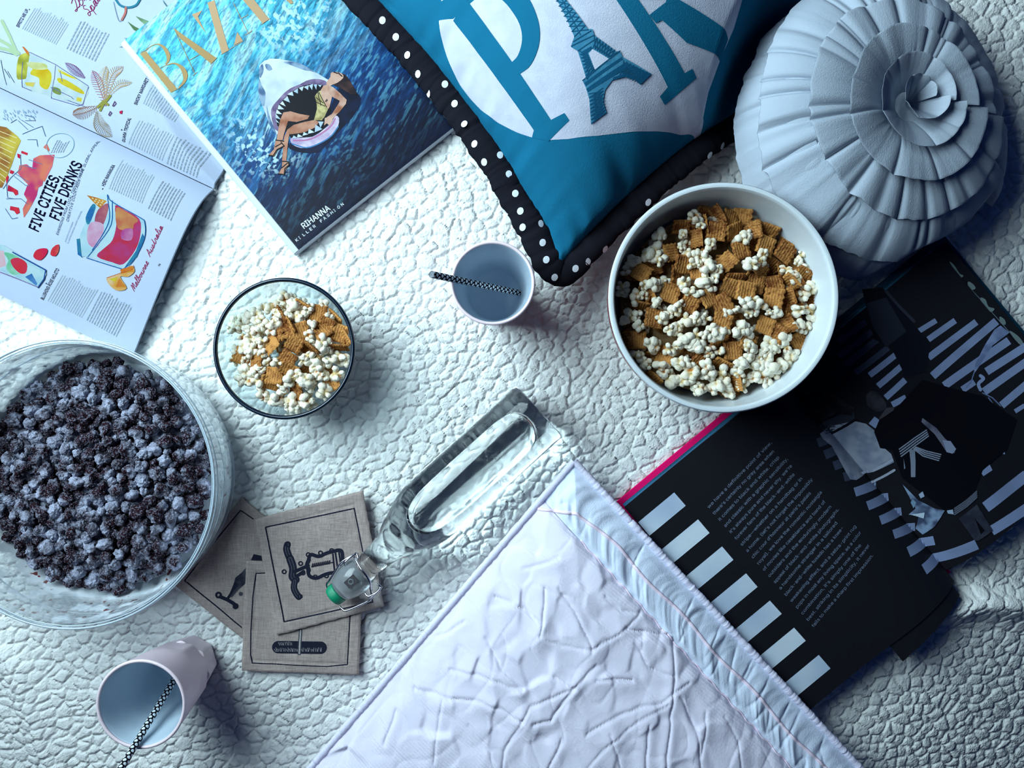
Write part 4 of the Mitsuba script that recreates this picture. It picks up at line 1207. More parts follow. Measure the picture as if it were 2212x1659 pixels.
scene['sugar_dust'] = {'type': 'blendbsdf', 'weight': mikit.proc(dust), 'bsdf_0': {'type': 'thindielectric', 'int_ior': 1.49}, 'bsdf_1': {'type': 'twosided', 'bsdf': {'type': 'diffuse', 'reflectance': mikit.proc(dust_col)}}}
scene['clear_plastic'] = {'type': 'thindielectric', 'int_ior': 1.49, 'specular_transmittance': rgb((0.93, 0.97, 0.98))}
scene['plastic_edge'] = {'type': 'twosided', 'bsdf': {'type': 'principled', 'base_color': rgb(lin(168, 182, 194)), 'roughness': 0.12, 'specular': 0.8}}
co = smooth_curve([(0.0, 0.003), (0.105, 0.003), (0.121, 0.006), (0.1287, 0.022), (0.1325, 0.055), (0.1345, CZ - 0.004)], 6)
put('body', lathe_at(co, cC, 160), 'clear_plastic', smooth=40, parent=cb, label='clear outer wall')
ci = smooth_curve([(0.1325, CZ - 0.004), (0.1305, 0.056), (0.1264, 0.024), (0.119, 0.0095), (0.103, 0.0065), (0.0, 0.0065)], 6)
put('sugar_coating', lathe_at(ci, cC, 160), 'sugar_dust', smooth=40, parent=cb, label='film of powdered sugar and crumbs on the inside')
for r, z, w in ((0.1362, CZ, 0.0010), (0.1338, CZ - 0.002, 0.0006), (0.1372, CZ - 0.006, 0.0006), (0.1322, 0.062, 0.0006)):
    put('rim', lathe_at([(r + w * np.cos(a), z + w * 0.9 * np.sin(a)) for a in th], cC, 180, close=True), 'plastic_edge', smooth=True, parent=cb, label='clear rolled rim')
put('foot_ring', lathe_at([(0.1272 + 0.0012 * np.cos(a), 0.020 + 0.0012 * np.sin(a)) for a in th], cC, 180, close=True), 'plastic_edge', smooth=True, parent=cb, label='clear moulded ring')

# cups
scene['pink_glaze'] = gloss(lin(240, 216, 226), 0.22, False)
scene['pale_blue_glaze'] = gloss(lin(196, 212, 226), 0.14, False)
scene['pink_rim'] = gloss(lin(238, 216, 224), 0.18, False)


def cup(name, label, c, turn, H_, R):
    t = thing(name, label, 'cup', None)

    def rho(th, z, r):
        w = np.clip((0.070 - z) / 0.014, 0, 1)
        w = w * w * (3 - 2 * w)
        tier = (z > 0.034)
        a = th + turn + np.where(tier, PI / 8, 0.0)
        f = np.cos(PI / 8) / np.cos((a % (PI / 4)) - PI / 8)
        return r * (1 - w * (1 - f * 1.015))

    zz = [0.001, 0.004, 0.02, 0.0335, 0.0345, 0.05, 0.056, 0.060, 0.064, 0.070, 0.085, 0.100, H_ - 0.002]
    o = [(0.0, 0.001)] + [(0.0275 + (R - 0.0275) * (z / H_) ** 0.85, z) for z in zz]
    i0 = lambda z: 0.0245 + (R - 0.0030 - 0.0245) * (z / H_) ** 0.85
    put('outside', lathe_at(o + [(R - 0.0012, H_ - 0.002)], c, 96, rho=rho), 'pink_glaze', smooth=24, parent=t, label='pink faceted outside')
    ins = [(R - 0.0022, H_ - 0.0018)] + [(i0(z) - (0.0006 if z < 0.08 else 0), z) for z in np.linspace(H_ - 0.003, 0.016, 16)] + [(0.022, 0.0105), (0.017, 0.008), (0.0, 0.0078)]
    put('inside', lathe_at(ins, c, 96), 'pale_blue_glaze', smooth=40, parent=t, label='pale blue glazed inside')
    put('rim', lathe_at([(R - 0.0014 + 0.0016 * np.cos(a), H_ - 0.0012 + 0.0016 * np.sin(a)) for a in th], c, 120, close=True), 'pink_rim', smooth=True, parent=t)
    return t


CH = 0.116
c1 = at(1064.5, 611, CH)
c2 = at(303.5, 1522, CH)
cup('cup', 'pink cup with pale blue inside, standing beside the corner of the blue cushion', c1, 0.2, CH, 0.0388)
cup('cup', 'pink faceted cup with a straw, nearest the lower left corner below the clear bowl', c2, 0.1, CH, 0.0412)


def straw_tex(p, n, uv):
    u, v = uv.x * 4, uv.y
    row = dr.floor(v)
    du = u + 0.5 * (row - 2 * dr.floor(row / 2))
    fu, fv = du - dr.floor(du) - 0.5, v - row - 0.5
    d = dr.sqrt(dr.square(fu / 0.34) + dr.square(fv / 0.42))
    return mix(lin(222, 230, 236).tolist(), (0.010, 0.010, 0.015), sstep(0.92, 1.06, d))


scene['dotted_straw'] = gloss(mikit.proc(straw_tex), 0.25) if False else {'type': 'twosided', 'bsdf': {'type': 'diffuse', 'reflectance': mikit.proc(straw_tex)}}
scene['straw_inside'] = matte(lin(225, 228, 232))


def straw(label, a, b, r=0.0031):
    t = thing('straw', label, 'straw')
    a, b = np.array(a, float), np.array(b, float)
    n, m = 24, 60
    ax = (b - a) / np.linalg.norm(b - a)
    e = np.cross(ax, [0, 0, 1.0])
    e /= np.linalg.norm(e)
    f = np.cross(ax, e)
    L = np.linalg.norm(b - a)
    q = np.linspace(0, 1, m)
    th_ = np.linspace(0, 2 * PI, n + 1)
    c_ = a + (b - a) * q[:, None]
    ringf = lambda rr: c_[:, None] + rr * (np.cos(th_)[None, :, None] * e + np.sin(th_)[None, :, None] * f)
    uv = np.stack(np.meshgrid(q * L / 0.0037, th_ / (2 * PI), indexing='ij')[::-1], -1).reshape(-1, 2)
    put('tube', trimesh.Trimesh(ringf(r).reshape(-1, 3), grid_faces(m, n + 1), process=False), 'dotted_straw', smooth=True, parent=t, uv=uv)
    put('lining', trimesh.Trimesh(ringf(r - 0.0004).reshape(-1, 3), grid_faces(m, n + 1)[:, ::-1], process=False), 'straw_inside', smooth=True, parent=t, label='white paper inside')
    return t


B = at(1128, 634, 0.0155)
Rm = at(971, 601, CH + 0.0040)
straw('black paper straw with white dots leaning in the cup beside the blue cushion', B, B + (Rm - B) * 1.21)
B = at(398, 1432, 0.0150)
Rm = at(291, 1611, CH + 0.0045)
straw('black paper straw with white dots in the lower left cup, reaching past the photo edge', B, B + (Rm - B) * 1.45)

# ------------------------------------------------------------------ popcorn, cereal squares and sugared clusters
frng = np.random.default_rng(21)


def popcorn_mesh(seed):
    g = np.random.default_rng(100 + seed)
    ico = trimesh.creation.icosphere(subdivisions=3)
    d = np.array(ico.vertices)
    nb = g.integers(5, 9)
    c = g.normal(0, 1, (nb, 3))
    c /= np.linalg.norm(c, axis=1, keepdims=True)
    for _ in range(12):
        f = c[:, None] - c[None]
        q = np.linalg.norm(f, axis=2, keepdims=True) + 1e-6
        c = c + 0.05 * (f / q ** 3).sum(1)
        c /= np.linalg.norm(c, axis=1, keepdims=True)
    rad = g.uniform(0.30, 0.58, nb)
    dist = g.uniform(0.36, 0.78, nb)
    best = np.full(len(d), 0.42)
    for k in range(nb):
        b = d @ c[k] * dist[k]
        disc = rad[k] ** 2 - (dist[k] ** 2 - b ** 2)
        best = np.maximum(best, np.where(disc > 0, b + np.sqrt(np.maximum(disc, 0)), 0))
    best = best + 0.26 * (meshkit.fbm(d * 3.2 + seed * 7, 3, seed) - 0.5) + 0.20 * (meshkit.fbm(d * 7.5 + seed * 3, 3, seed + 50) - 0.5)
    best = np.maximum(best, 0.30)
    d = d * g.uniform(0.8, 1.12, 3)
    v = d * best[:, None]
    v *= 0.5 / np.percentile(np.linalg.norm(v, axis=1), 96)
    t = np.clip((best - 0.46) / 0.28, 0, 1)[:, None]
    tone = meshkit.noise(d * 1.7 + seed, seed + 3)[:, None]
    white = lin(228, 222, 208) * (1 - 0.3 * tone) + lin(226, 206, 158) * 0.3 * tone
    hull = lin(178, 112, 46)
    col = lin(204, 178, 128) * (1 - t) + white * t
    hd = g.normal(0, 1, 3)
    hd /= np.linalg.norm(hd)
    w = np.clip((d @ hd - 0.62) / 0.12, 0, 1)[:, None] * np.clip(1.25 - 1.1 * t, 0, 1)
    col = col * (1 - w) + hull * w
    return mikit.ply(trimesh.Trimesh(v, ico.faces, process=False), 'popcorn', True, None, col)


def square_mesh(seed):
    g = np.random.default_rng(300 + seed)
    n = 22
    s = np.linspace(-0.5, 0.5, n)
    X, Y = np.meshgrid(s, s, indexing='ij')
    cx, cy = g.uniform(-0.35, 0.35), g.uniform(0.1, 0.5)
    rnd = 0.03 * (noise2(X * 6 + seed, Y * 6, seed, 2) - 0.5)
    Xw, Yw = X * (1 + rnd) * (1 + 0.06 * np.sin(Y * 22 + seed)), Y * (1 + rnd)
    z = cy * 0.35 * (X ** 2) + cx * 0.3 * Y ** 2 + 0.05 * (noise2(X * 4 + 3 * seed, Y * 4, seed + 1, 2) - 0.5)
    ridge = 0.028 * np.sin(X * 2 * PI * 7.0)
    e = np.clip((0.5 - np.maximum(np.abs(X), np.abs(Y))) / 0.08, 0, 1)
    grit = 0.02 * (noise2(X * 25, Y * 25, seed + 5, 2) - 0.5)
    top, bot = np.stack([Xw, Yw, z + 0.07 * e ** 0.5 + ridge * e + grit], -1), np.stack([Xw, Yw, z - 0.07 * e ** 0.5 + ridge * e], -1)
    top[..., 2] += 0.002
    m = slab(top, bot)
    spk = noise2(Xw * 26 + seed, Yw * 26, seed + 9, 3)
    big = noise2(Xw * 3 + seed, Yw * 3, seed + 11, 2)
    gold, dark = lin(188, 132, 74), lin(104, 58, 32)
    tone = (-0.28, 0.30, -0.05, 0.12, -0.2, 0.4, 0.02, 0.2)[seed % 8]
    w = np.clip((spk - 0.5) * 2.2 + (big - 0.5) * 1.4 + 0.35 + tone - 8 * ridge * e, 0, 1)
    c = gold * (1 - w[..., None]) + dark * w[..., None]
    return mikit.ply(m, 'cereal', True, None, np.vstack([c.reshape(-1, 3)] * 2))


def cluster_mesh(seed, sub=3):
    g = np.random.default_rng(500 + seed)
    ico = trimesh.creation.icosphere(subdivisions=sub)
    d = np.array(ico.vertices)
    c = g.normal(0, 1, (3, 3))
    c /= np.linalg.norm(c, axis=1, keepdims=True)
    best = np.full(len(d), 0.62)
    for k in range(3):
        b = d @ c[k] * 0.42
        disc = 0.30 - (0.42 ** 2 - b ** 2)
        best = np.maximum(best, np.where(disc > 0, b + np.sqrt(np.maximum(disc, 0)), 0))
    best = best + 0.62 * (meshkit.fbm(d * 2.3 + 5 * seed, 3, seed) - 0.5) + 0.22 * (meshkit.fbm(d * 7 + seed, 2, seed + 2) - 0.5)
    v = d * best[:, None] * g.uniform(0.72, 1.2, 3)
    v *= 0.5 / np.percentile(np.linalg.norm(v, axis=1), 90)
    return trimesh.Trimesh(v, ico.faces, process=False)


scene['popcorn'] = matte(VCOL)
scene['cereal'] = matte(VCOL)


def cluster_col(p, n, uv):
    a = fbm(p.x * 75, p.y * 75, p.z * 75, 2)
    b = fbm(p.x * 900, p.y * 900, p.z * 900, 2)
    w = dr.clip(sstep(0.40, 0.74, a) * 0.70 + sstep(0.42, 0.74, b) * 0.34 - 0.02, 0, 1)
    return mix(lin(38, 22, 28).tolist(), lin(170, 174, 196).tolist(), w)


def cluster_grit(p, n, uv):
    return fbm(p.x * 1100, p.y * 1100, p.z * 1100, 2)


scene['sugared_cluster'] = {'type': 'twosided', 'bsdf': {'type': 'bumpmap', 'scale': 0.0010, 'texture': mikit.proc(cluster_grit, 0.0003), 'bsdf': {'type': 'diffuse', 'reflectance': mikit.proc(cluster_col)}}}
POP = [popcorn_mesh(k) for k in range(9)]
SQ = [square_mesh(k) for k in range(8)]

CLOCK = ('twelve', 'one', 'two', 'three', 'four', 'five', 'six', 'seven', 'eight', 'nine', 'ten', 'eleven')


def where(px, py, cx, cy, r):
    """In words, where in a bowl a piece lies."""
    dx, dy = px - cx, cy - py
    q = math.hypot(dx, dy) / r
    if q < 0.18:
        return 'in the middle'
    k = CLOCK[int(round(math.degrees(math.atan2(dx, dy)) / 30)) % 12]
    return ('near the middle' if q < 0.5 else 'halfway out' if q < 0.8 else 'at the rim') + f" towards {k} o'clock"


PIECES = {}
ORD = ('', 'second ', 'third ', 'fourth ', 'fifth ', 'sixth ', 'seventh ', 'eighth ', 'ninth ', 'tenth ', 'eleventh ', 'twelfth ', 'thirteenth ', 'fourteenth ', 'fifteenth ', 'sixteenth ', 'seventeenth ', 'eighteenth ', 'nineteenth ', 'twentieth ')


def drop(kind, px, py, z, size, yaw, tilt, tdir, bowl, cx, cy, r, variant):
    if kind == 'popcorn_piece':
        base, what, many, c_ = POP[variant % len(POP)], 'white popcorn piece', 'popcorn', 'popcorn'
    else:
        base, what, many, c_ = SQ[variant % len(SQ)], 'golden cinnamon cereal square', 'cereal squares', 'cereal'
    o = at(px, py, z)
    key = numbered(kind)
    M = T().translate(o.tolist()).rotate([math.cos(tdir), math.sin(tdir), 0], tilt).rotate([0, 0, 1], yaw).scale(size)
    scene[key] = {**base, 'to_world': M}
    w = where(px, py, cx, cy, r)
    PIECES.setdefault((what, many, c_, w, bowl), []).append((-size if c_ == 'popcorn' else math.hypot(px - cx, py - cy), key))


BIGP = [(670, 290, 1.2), (710, 345, .8), (590, 400, .7), (430, 410, 1.1), (400, 530, 1.4), (350, 545, 1.1), (430, 580, 1.2), (575, 495, .7), (620, 540, .9), (690, 535, .9), (740, 560, .9), (780, 470, .9), (1010, 430, 1.1), (1040, 400, .7), (1140, 540, .9), (1060, 610, 1.1), (1110, 590, 1.1), (650, 610, .8), (700, 600, .7), (770, 635, 1.2), (830, 640, .8), (740, 730, 1.3), (810, 710, .8), (780, 770, .8), (600, 745, 1.1), (640, 800, .9), (690, 815, .9), (390, 740, 1.2), (320, 750, .8), (270, 840, 1.2), (320, 820, .8), (180, 800, .9), (250, 590, 1.1), (215, 660, 1), (175, 760, .9), (220, 975, 1.2), (270, 960, .9), (190, 1000, .7), (285, 1030, .9), (450, 980, 1.0), (490, 960, .9), (410, 870, .8), (550, 920, 1.2), (570, 890, .9), (610, 1000, 1.2), (680, 990, 1.1), (740, 990, 1.0), (550, 1050, 1.0), (500, 1060, .9), (890, 945, .8), (960, 920, .7), (1010, 870, 1.1), (1060, 860, 1.1), (1120, 890, 1.0), (1090, 930, .8), (1040, 950, .7), (1010, 1040, 1.2), (970, 1080, 1.0), (1040, 1080, .9), (1240, 940, .9), (1190, 945, .6), (1300, 650, 1.0), (1410, 545, .8), (1385, 590, .8), (1430, 640, .9), (1370, 700, 1.1), (1455, 780, 1.3), (1420, 820, .9), (1480, 750, .8), (1390, 920, 1.1), (1470, 930, 1.1), (1480, 980, .9), (1400, 1030, 1.0), (1450, 1050, .9), (1345, 1040, .8), (870, 1075, .9), (790, 1050, .8), (820, 1090, 1.2), (750, 1095, 1.0), (680, 1100, 1.1), (610, 1120, 1.2), (560, 1160, 1.1), (500, 1195, 1.0), (400, 1170, 1.3), (360, 1150, .9), (650, 1170, 1.0), (690, 1180, 1.2), (760, 1190, 1.0), (770, 1230, .8), (850, 1210, .8), (1040, 1170, 1.1), (1065, 1200, .9), (1180, 1160, 1.2), (1220, 1190, .9), (1160, 1210, .9), (1290, 1120, 1.2), (1250, 1150, .9), (1300, 1180, .8), (280, 1240, 1.1), (330, 1280, 1.0), (350, 1310, .8), (440, 1310, 1.3), (570, 1290, 1.2), (630, 1300, 1.2), (650, 1360, 1.2), (660, 1410, 1.1), (500, 1390, 1.4), (540, 1400, 1.2), (460, 1360, 1.0), (590, 1410, 1.0), (700, 1460, 1.1), (690, 1490, .7), (760, 1310, 1.2), (780, 1360, 1.1), (740, 1370, .9), (860, 1360, 1.2), (890, 1390, .9), (830, 1440, 1.2), (800, 1460, 1.0), (880, 1440, 1.0), (910, 1495, .9), (960, 1320, 1.1), (1000, 1290, 1.0), (970, 1360, .9), (1010, 1400, 1.1), (1000, 1450, 1.0), (1080, 1300, 1.1), (1120, 1310, 1.0), (1080, 1380, 1.0), (1120, 1380, 1.1), (1160, 1410, 1.0), (1190, 1320, 1.3), (1240, 1310, 1.1), (1220, 1370, 1.0), (1290, 1300, 1.2), (1330, 1250, 1.2), (1350, 1240, 1.0), (1310, 1330, .8), (1180, 1250, .9), (1130, 1250, .9), (1050, 1250, .8)]
# (x, y, turn, tilt) - tilt 75 stands a square on its edge
BIGS = [(820, 380, 10, 8), (915, 295, 15, 20), (990, 510, -15, 8), (1160, 480, 20, 15), (1295, 525, 35, 10), (895, 590, 50, 25), (595, 610, 5, 25), (305, 665, 30, 12), (550, 690, 10, 40), (505, 810, 20, 6), (640, 880, 25, 12), (765, 840, -25, 25), (860, 880, -25, 10), (915, 770, 20, 20), (1090, 740, 15, 8), (1025, 795, 10, 6), (1220, 750, -10, 15), (1215, 840, 10, 25), (1320, 830, 70, 65), (1160, 1030, 20, 5), (1350, 940, 5, 15), (1395, 1140, -30, 8), (935, 1205, -5, 4), (1040, 1145, 20, 20), (1240, 1080, 35, 20), (280, 1130, 0, 8), (390, 980, 10, 12), (470, 1235, 20, 30), (700, 1290, 40, 20), (860, 1295, 25, 65), (680, 430, 85, 60), (510, 530, 75, 30), (580, 350, 0, 50), (1180, 385, 20, 50), (1070, 375, 80, 30), (390, 1390, 40, 70), (200, 1130, 75, 70), (370, 840, 65, 65), (290, 895, 10, 70), (1330, 730, 45, 70), (1390, 760, 70, 65), (860, 1010, 15, 25), (1410, 690, 30, 35), (840, 1150, -25, 60), (945, 720, 0, 50), (940, 380, -20, 45), (1300, 1030, 60, 40), (950, 1420, 80, 65), (830, 270, 60, 70), (1000, 290, 5, 35), (1130, 650, 40, 40), (1480, 690, 80, 60), (1470, 860, 85, 60), (730, 340, 80, 75), (700, 660, 0, 20)]
CB3 = crop(1290, 380, 3.19)
ctr, rad_ = (1552, 655), 212


def big_z(px, py):
    q = np.hypot(px - ctr[0], py - ctr[1]) / rad_
    return 0.074 + 0.012 * (1 - min(q, 1) ** 2) - 0.006 * max(q - 0.8, 0)


k = 0
for x, y, s in BIGP:
    px, py = CB3((x, y))
    drop('popcorn_piece', px, py, big_z(px, py) + frng.uniform(0.000, 0.005), 0.0150 * s * frng.uniform(0.95, 1.1), frng.uniform(0, 360), frng.uniform(0, 180), frng.uniform(0, 6.28), 'mixing bowl', *ctr, rad_, k)
    k += 1
for x, y, yaw, tilt in BIGS:
    px, py = CB3((x, y))
    drop('cereal_square', px, py, big_z(px, py) + frng.uniform(-0.003, 0.002) - (0.002 if tilt > 45 else 0), 0.0182 * frng.uniform(0.94, 1.06), -yaw, tilt, math.radians(-yaw + (0 if tilt > 45 else frng.uniform(0, 360))), 'mixing bowl', *ctr, rad_, k)
    k += 1
n_low = 0
while n_low < 95:                                   # the pieces that show in the gaps
    a, q = frng.uniform(0, 2 * PI), math.sqrt(frng.random())
    px, py = ctr[0] + rad_ * 0.95 * q * math.cos(a), ctr[1] + rad_ * 0.95 * q * math.sin(a)
    kind = 'popcorn_piece' if frng.random() < 0.42 else 'cereal_square'
    drop(kind, px, py, big_z(px, py) - frng.uniform(0.008, 0.013), 0.0138 if kind[0] == 'p' else 0.0182, frng.uniform(0, 360), frng.uniform(0, 70), frng.uniform(0, 6.28), 'mixing bowl', *ctr, rad_, k)
    k += 1
    n_low += 1


def mound(c, rr, z0, z1, name, mat, parent, label, bottom=0.012, edge=None):
    """What fills a bowl below the pieces that can be told apart."""
    th_ = np.linspace(0, 2 * PI, 90, endpoint=False)
    rs = np.linspace(0, 1, 26)
    A, S = np.meshgrid(th_, rs, indexing='ij')
    E = rr if edge is None else edge(A)
    x, y = c[0] + E * S * np.cos(A), c[1] + E * S * np.sin(A)
    z = z0 + (z1 - z0) * (1 - S ** 2) + 0.004 * (noise2(x * 130, y * 130, 5, 2) - 0.5)
    top = np.stack([x, y, z], -1)
    m = trimesh.Trimesh(top.reshape(-1, 3), grid_faces(90, 26, True), process=False)
    if m.face_normals[:, 2].mean() < 0:
        m.invert()
    key = put(name, m, mat, smooth=True, parent=parent)
    if parent is None:
        tag(key, label, 'crumbs', kind='stuff')
    return key


def crumb_tex(p, n, uv):
    return mix(lin(96, 62, 34).tolist(), lin(170, 140, 100).tolist(), fbm(p.x * 300, p.y * 300, p.z * 300, 3))


scene['crumb_mix'] = matte(mikit.proc(crumb_tex))
mc = bC
mound(mc, 0.0875, 0.056, 0.064, 'cereal_crumbs', 'crumb_mix', None, 'crumbs and broken bits under the popcorn mix in the mixing bowl')

C6b = crop(440, 580, 4.88)
SMP = [(850, 310, 1.6), (920, 320, 1.5), (960, 390, 2.0), (1030, 370, 1.3), (640, 420, 1.3), (720, 400, 1.5), (790, 450, 1.6), (890, 490, 1.4), (1010, 500, 1.7), (1110, 420, 1.3), (1260, 370, 1.2), (500, 510, 1.8), (440, 520, 1.4), (580, 540, 1.5), (620, 590, 1.4), (760, 560, 1.5), (720, 640, 1.5), (310, 560, 1.5), (370, 620, 1.4), (290, 640, 1.3), (470, 640, 1.3), (560, 660, 1.4), (420, 730, 1.5), (500, 720, 1.4), (560, 750, 1.2), (630, 780, 1.4), (440, 820, 1.7), (530, 840, 1.6), (340, 870, 1.3), (480, 880, 1.2), (620, 900, 1.2), (680, 980, 1.3), (770, 1000, 1.3), (430, 970, 1.1), (330, 970, 1.2), (450, 1080, 1.7), (560, 1080, 1.5), (610, 1060, 1.3), (390, 1180, 1.3), (480, 1190, 1.5), (580, 1180, 1.5), (610, 1300, 1.4), (650, 1350, 1.2), (770, 1370, 1.9), (730, 1400, 1.2), (930, 1400, 2.0), (910, 1470, 1.3), (980, 1460, 1.4), (1100, 1390, 2.0), (1130, 1440, 1.3), (1270, 1290, 1.8), (1270, 1350, 1.0), (940, 1150, 1.9), (1000, 1130, 1.3), (1090, 1190, 1.8), (1120, 1240, 1.5), (1040, 1220, 1.2), (1060, 950, 1.7), (1100, 920, 1.3), (1200, 960, 1.7), (1170, 1030, 1.4), (1230, 1080, 1.7), (1260, 1120, 1.4), (1200, 1130, 1.2), (1260, 800, 2.0), (1240, 850, 1.4), (1330, 820, 1.3), (1440, 930, 2.0), (1400, 960, 1.4), (1500, 980, 1.2), (1400, 1110, 1.7), (1320, 500, 1.3), (1120, 700, 1.3), (1140, 780, 1.2), (1310, 980, 1.2), (830, 1240, 1.4), (840, 1310, 1.2), (1150, 590, 1.2), (390, 540, 1.2), (560, 480, 1.3)]
SMS = [(1205, 475, 10, 6), (1420, 680, 20, 10), (870, 650, 60, 25), (1020, 660, -20, 10), (960, 790, 30, 8), (710, 800, 50, 30), (880, 960, 35, 12), (745, 1130, 5, 10), (1240, 660, -40, 35), (1350, 1200, -20, 18), (980, 1290, 15, 45), (410, 920, 20, 20), (1150, 840, 40, 75), (1390, 510, 45, 70), (820, 490, 60, 70), (920, 600, 60, 70), (1430, 835, 0, 75), (1490, 740, 60, 55), (750, 720, 20, 30), (890, 1080, 30, 35), (560, 960, 5, 40), (700, 1200, 20, 40), (1300, 600, 20, 30), (1050, 400, 30, 60)]
sc, sr = (632, 758), 120


def small_z(px, py):
    q = np.hypot(px - sc[0], py - sc[1]) / sr
    return 0.050 + 0.013 * (1 - min(q, 1.1) ** 2)


for x, y, s in SMP:
    px, py = C6b((x, y))
    drop('popcorn_piece', px, py, small_z(px, py) + frng.uniform(0, 0.005), 0.0106 * s, frng.uniform(0, 360), frng.uniform(0, 180), frng.uniform(0, 6.28), 'glass bowl', *sc, sr, k)
    k += 1
for x, y, yaw, tilt in SMS:
    px, py = C6b((x, y))
    drop('cereal_square', px, py, small_z(px, py) + frng.uniform(0.0, 0.003), 0.0182 * frng.uniform(0.94, 1.04), -yaw, tilt, math.radians(-yaw + (0 if tilt > 45 else frng.uniform(0, 360))), 'glass bowl', *sc, sr, k)
    k += 1
for _ in range(46):
    a, q = frng.uniform(0, 2 * PI), math.sqrt(frng.random())
    lv = frng.integers(0, 3)
    px, py = sc[0] + sr * (0.86 - 0.1 * lv) * q * math.cos(a), sc[1] + sr * (0.90 - 0.1 * lv) * q * math.sin(a)
    kind = 'popcorn_piece' if frng.random() < 0.6 else 'cereal_square'
    drop(kind, px, py, small_z(px, py) - 0.010 - 0.011 * lv, 0.0136 if kind[0] == 'p' else 0.0182, frng.uniform(0, 360), frng.uniform(0, 60), frng.uniform(0, 6.28), 'glass bowl', *sc, sr, k)
    k += 1

# sugared clusters: dense heap inside this outline of the photograph
CL = crop(0, 700, 2.44)
HEAP = Polygon(CL([(-330, 640), (-250, 560), (0, 520), (40, 430), (60, 320), (150, 255), (170, 195), (300, 165), (420, 160), (520, 150), (600, 190), (700, 240), (830, 290), (930, 370), (1000, 450), (1050, 560), (1085, 680), (1095, 800), (1085, 950), (1060, 1080), (990, 1180), (880, 1320), (780, 1360), (640, 1400), (520, 1450), (440, 1430), (380, 1400), (260, 1350), (150, 1240), (60, 1190), (0, 1170), (-200, 1150), (-330, 950)])).intersection(Point(222, 1028).buffer(244))
CLM = [cluster_mesh(k_) for k_ in range(7)]
CLP = [mikit.ply(m_, 'sugared_cluster', True) for m_ in CLM]
minx, miny, maxx, maxy = HEAP.bounds
pts, sizes = [], []
for rad_px, tries in ((16.5, 900), (13.0, 2500), (9.5, 5000)):
    for _ in range(tries):
        q = np.array([frng.uniform(minx, maxx), frng.uniform(miny, maxy)])
        rr = rad_px * frng.uniform(0.85, 1.15)
        if pts and (np.hypot(*(np.array(pts) - q).T) < 0.80 * (np.array(sizes) + rr)).any():
            continue
        if not HEAP.contains(Point(q)):
            continue
        pts.append(q), sizes.append(rr)
hc = np.array([215, 1020.0])


def heap_z(q):
    e = HEAP.exterior.distance(Point(q))
    return 0.0198 + 0.0195 * min(e / 60.0, 1.0) ** 0.6 + 0.008 * min(e / 160.0, 1.0)


order = np.argsort(-np.array(sizes) + 40 * (np.array(pts)[:, 0] < -8))
left_over = []
for j, i in enumerate(order):
    q, rr = pts[i], sizes[i]
    z = heap_z(q) + frng.uniform(-0.002, 0.0035)
    size = 2.35 * rr / FOC * (EYE - z)
    rot = (frng.uniform(0, 360), frng.uniform(0, 180))
    if j < 298 and q[0] > -20:
        key = numbered('cereal_cluster')
        scene[key] = {**CLP[j % 7], 'to_world': T().translate(at(q[0], q[1], z).tolist()).rotate([1, 0, 0], rot[1]).rotate([0, 0, 1], rot[0]).scale(size)}
        w = where(q[0], q[1], 215, 1015, 235)
        PIECES.setdefault(('sugared chocolate cluster', 'sugared clusters', 'cereal cluster', w, 'clear bowl'), []).append((-size, key))
    else:
        m_ = cluster_mesh(j % 7, 2)
        m_.apply_scale(size)
        m_.apply_transform(trimesh.transformations.rotation_matrix(math.radians(rot[0]), [0.3, 0.5, 0.8]))
        m_.apply_translation(at(q[0], q[1], z))
        left_over.append(m_)
for _ in range(420):                                # a second, lower layer that shows between them
    q = np.array([frng.uniform(minx, maxx), frng.uniform(miny, maxy)])
    if HEAP.buffer(-6).contains(Point(q)):
        z = max(heap_z(q) - 0.009, 0.0178)
        m_ = cluster_mesh(_ % 7, 2)
        m_.apply_scale(0.0145)
        m_.apply_translation(at(q[0], q[1], z))
        left_over.append(m_)
hv, hf = trimesh.creation.triangulate_polygon(HEAP.buffer(-5), engine='earcut')
hv3, hf = trimesh.remesh.subdivide_to_size(np.column_stack([hv, hv[:, 0] * 0]), hf, 14)
hz = np.maximum(np.array([heap_z(q) for q in hv3[:, :2]]) - 0.008, 0.0085)
bed = trimesh.Trimesh(at(hv3[:, 0], hv3[:, 1], hz), hf, process=False)
if bed.face_normals[:, 2].mean() < 0:
    bed.invert()
left_over.append(bed)
put('cereal_cluster_heap', cat(*left_over), 'sugared_cluster', smooth=True)
tag('cereal_cluster_heap', 'small sugared cereal clusters and crumbs between the larger ones in the clear bowl', 'cereal', kind='stuff')
for (what, many, c_, w, bowl), found in PIECES.items():
    for n_, (_, key) in enumerate(sorted(found)):
        rank = (ORD[n_] + 'largest ') if c_ != 'cereal' else (ORD[n_] + ('innermost ' if n_ == 0 else 'outward '))
        tag(key, f'{rank}{what} {w} in the {bowl}', c_, f'{many} {w} in the {bowl}')

# ------------------------------------------------------------------ three linen coasters
CC = crop(390, 1060, 3.951)


def linen(p, n, uv):
    g = 0.5 * fbm(p.x * 1400, p.y * 160, 0.0, 2) + 0.5 * fbm(p.x * 160, p.y * 1400, 2.0, 2)
    big = fbm(p.x * 40, p.y * 40, 1.0, 3)
    return mix(lin(138, 124, 121).tolist(), lin(186, 170, 164).tolist(), dr.clip(0.15 + 1.1 * (g - 0.25) + 0.35 * (big - 0.5), 0, 1))


def linen_bump(p, n, uv):
    return noise(p.x * 1500, p.y * 220) + noise(p.x * 220, p.y * 1500)


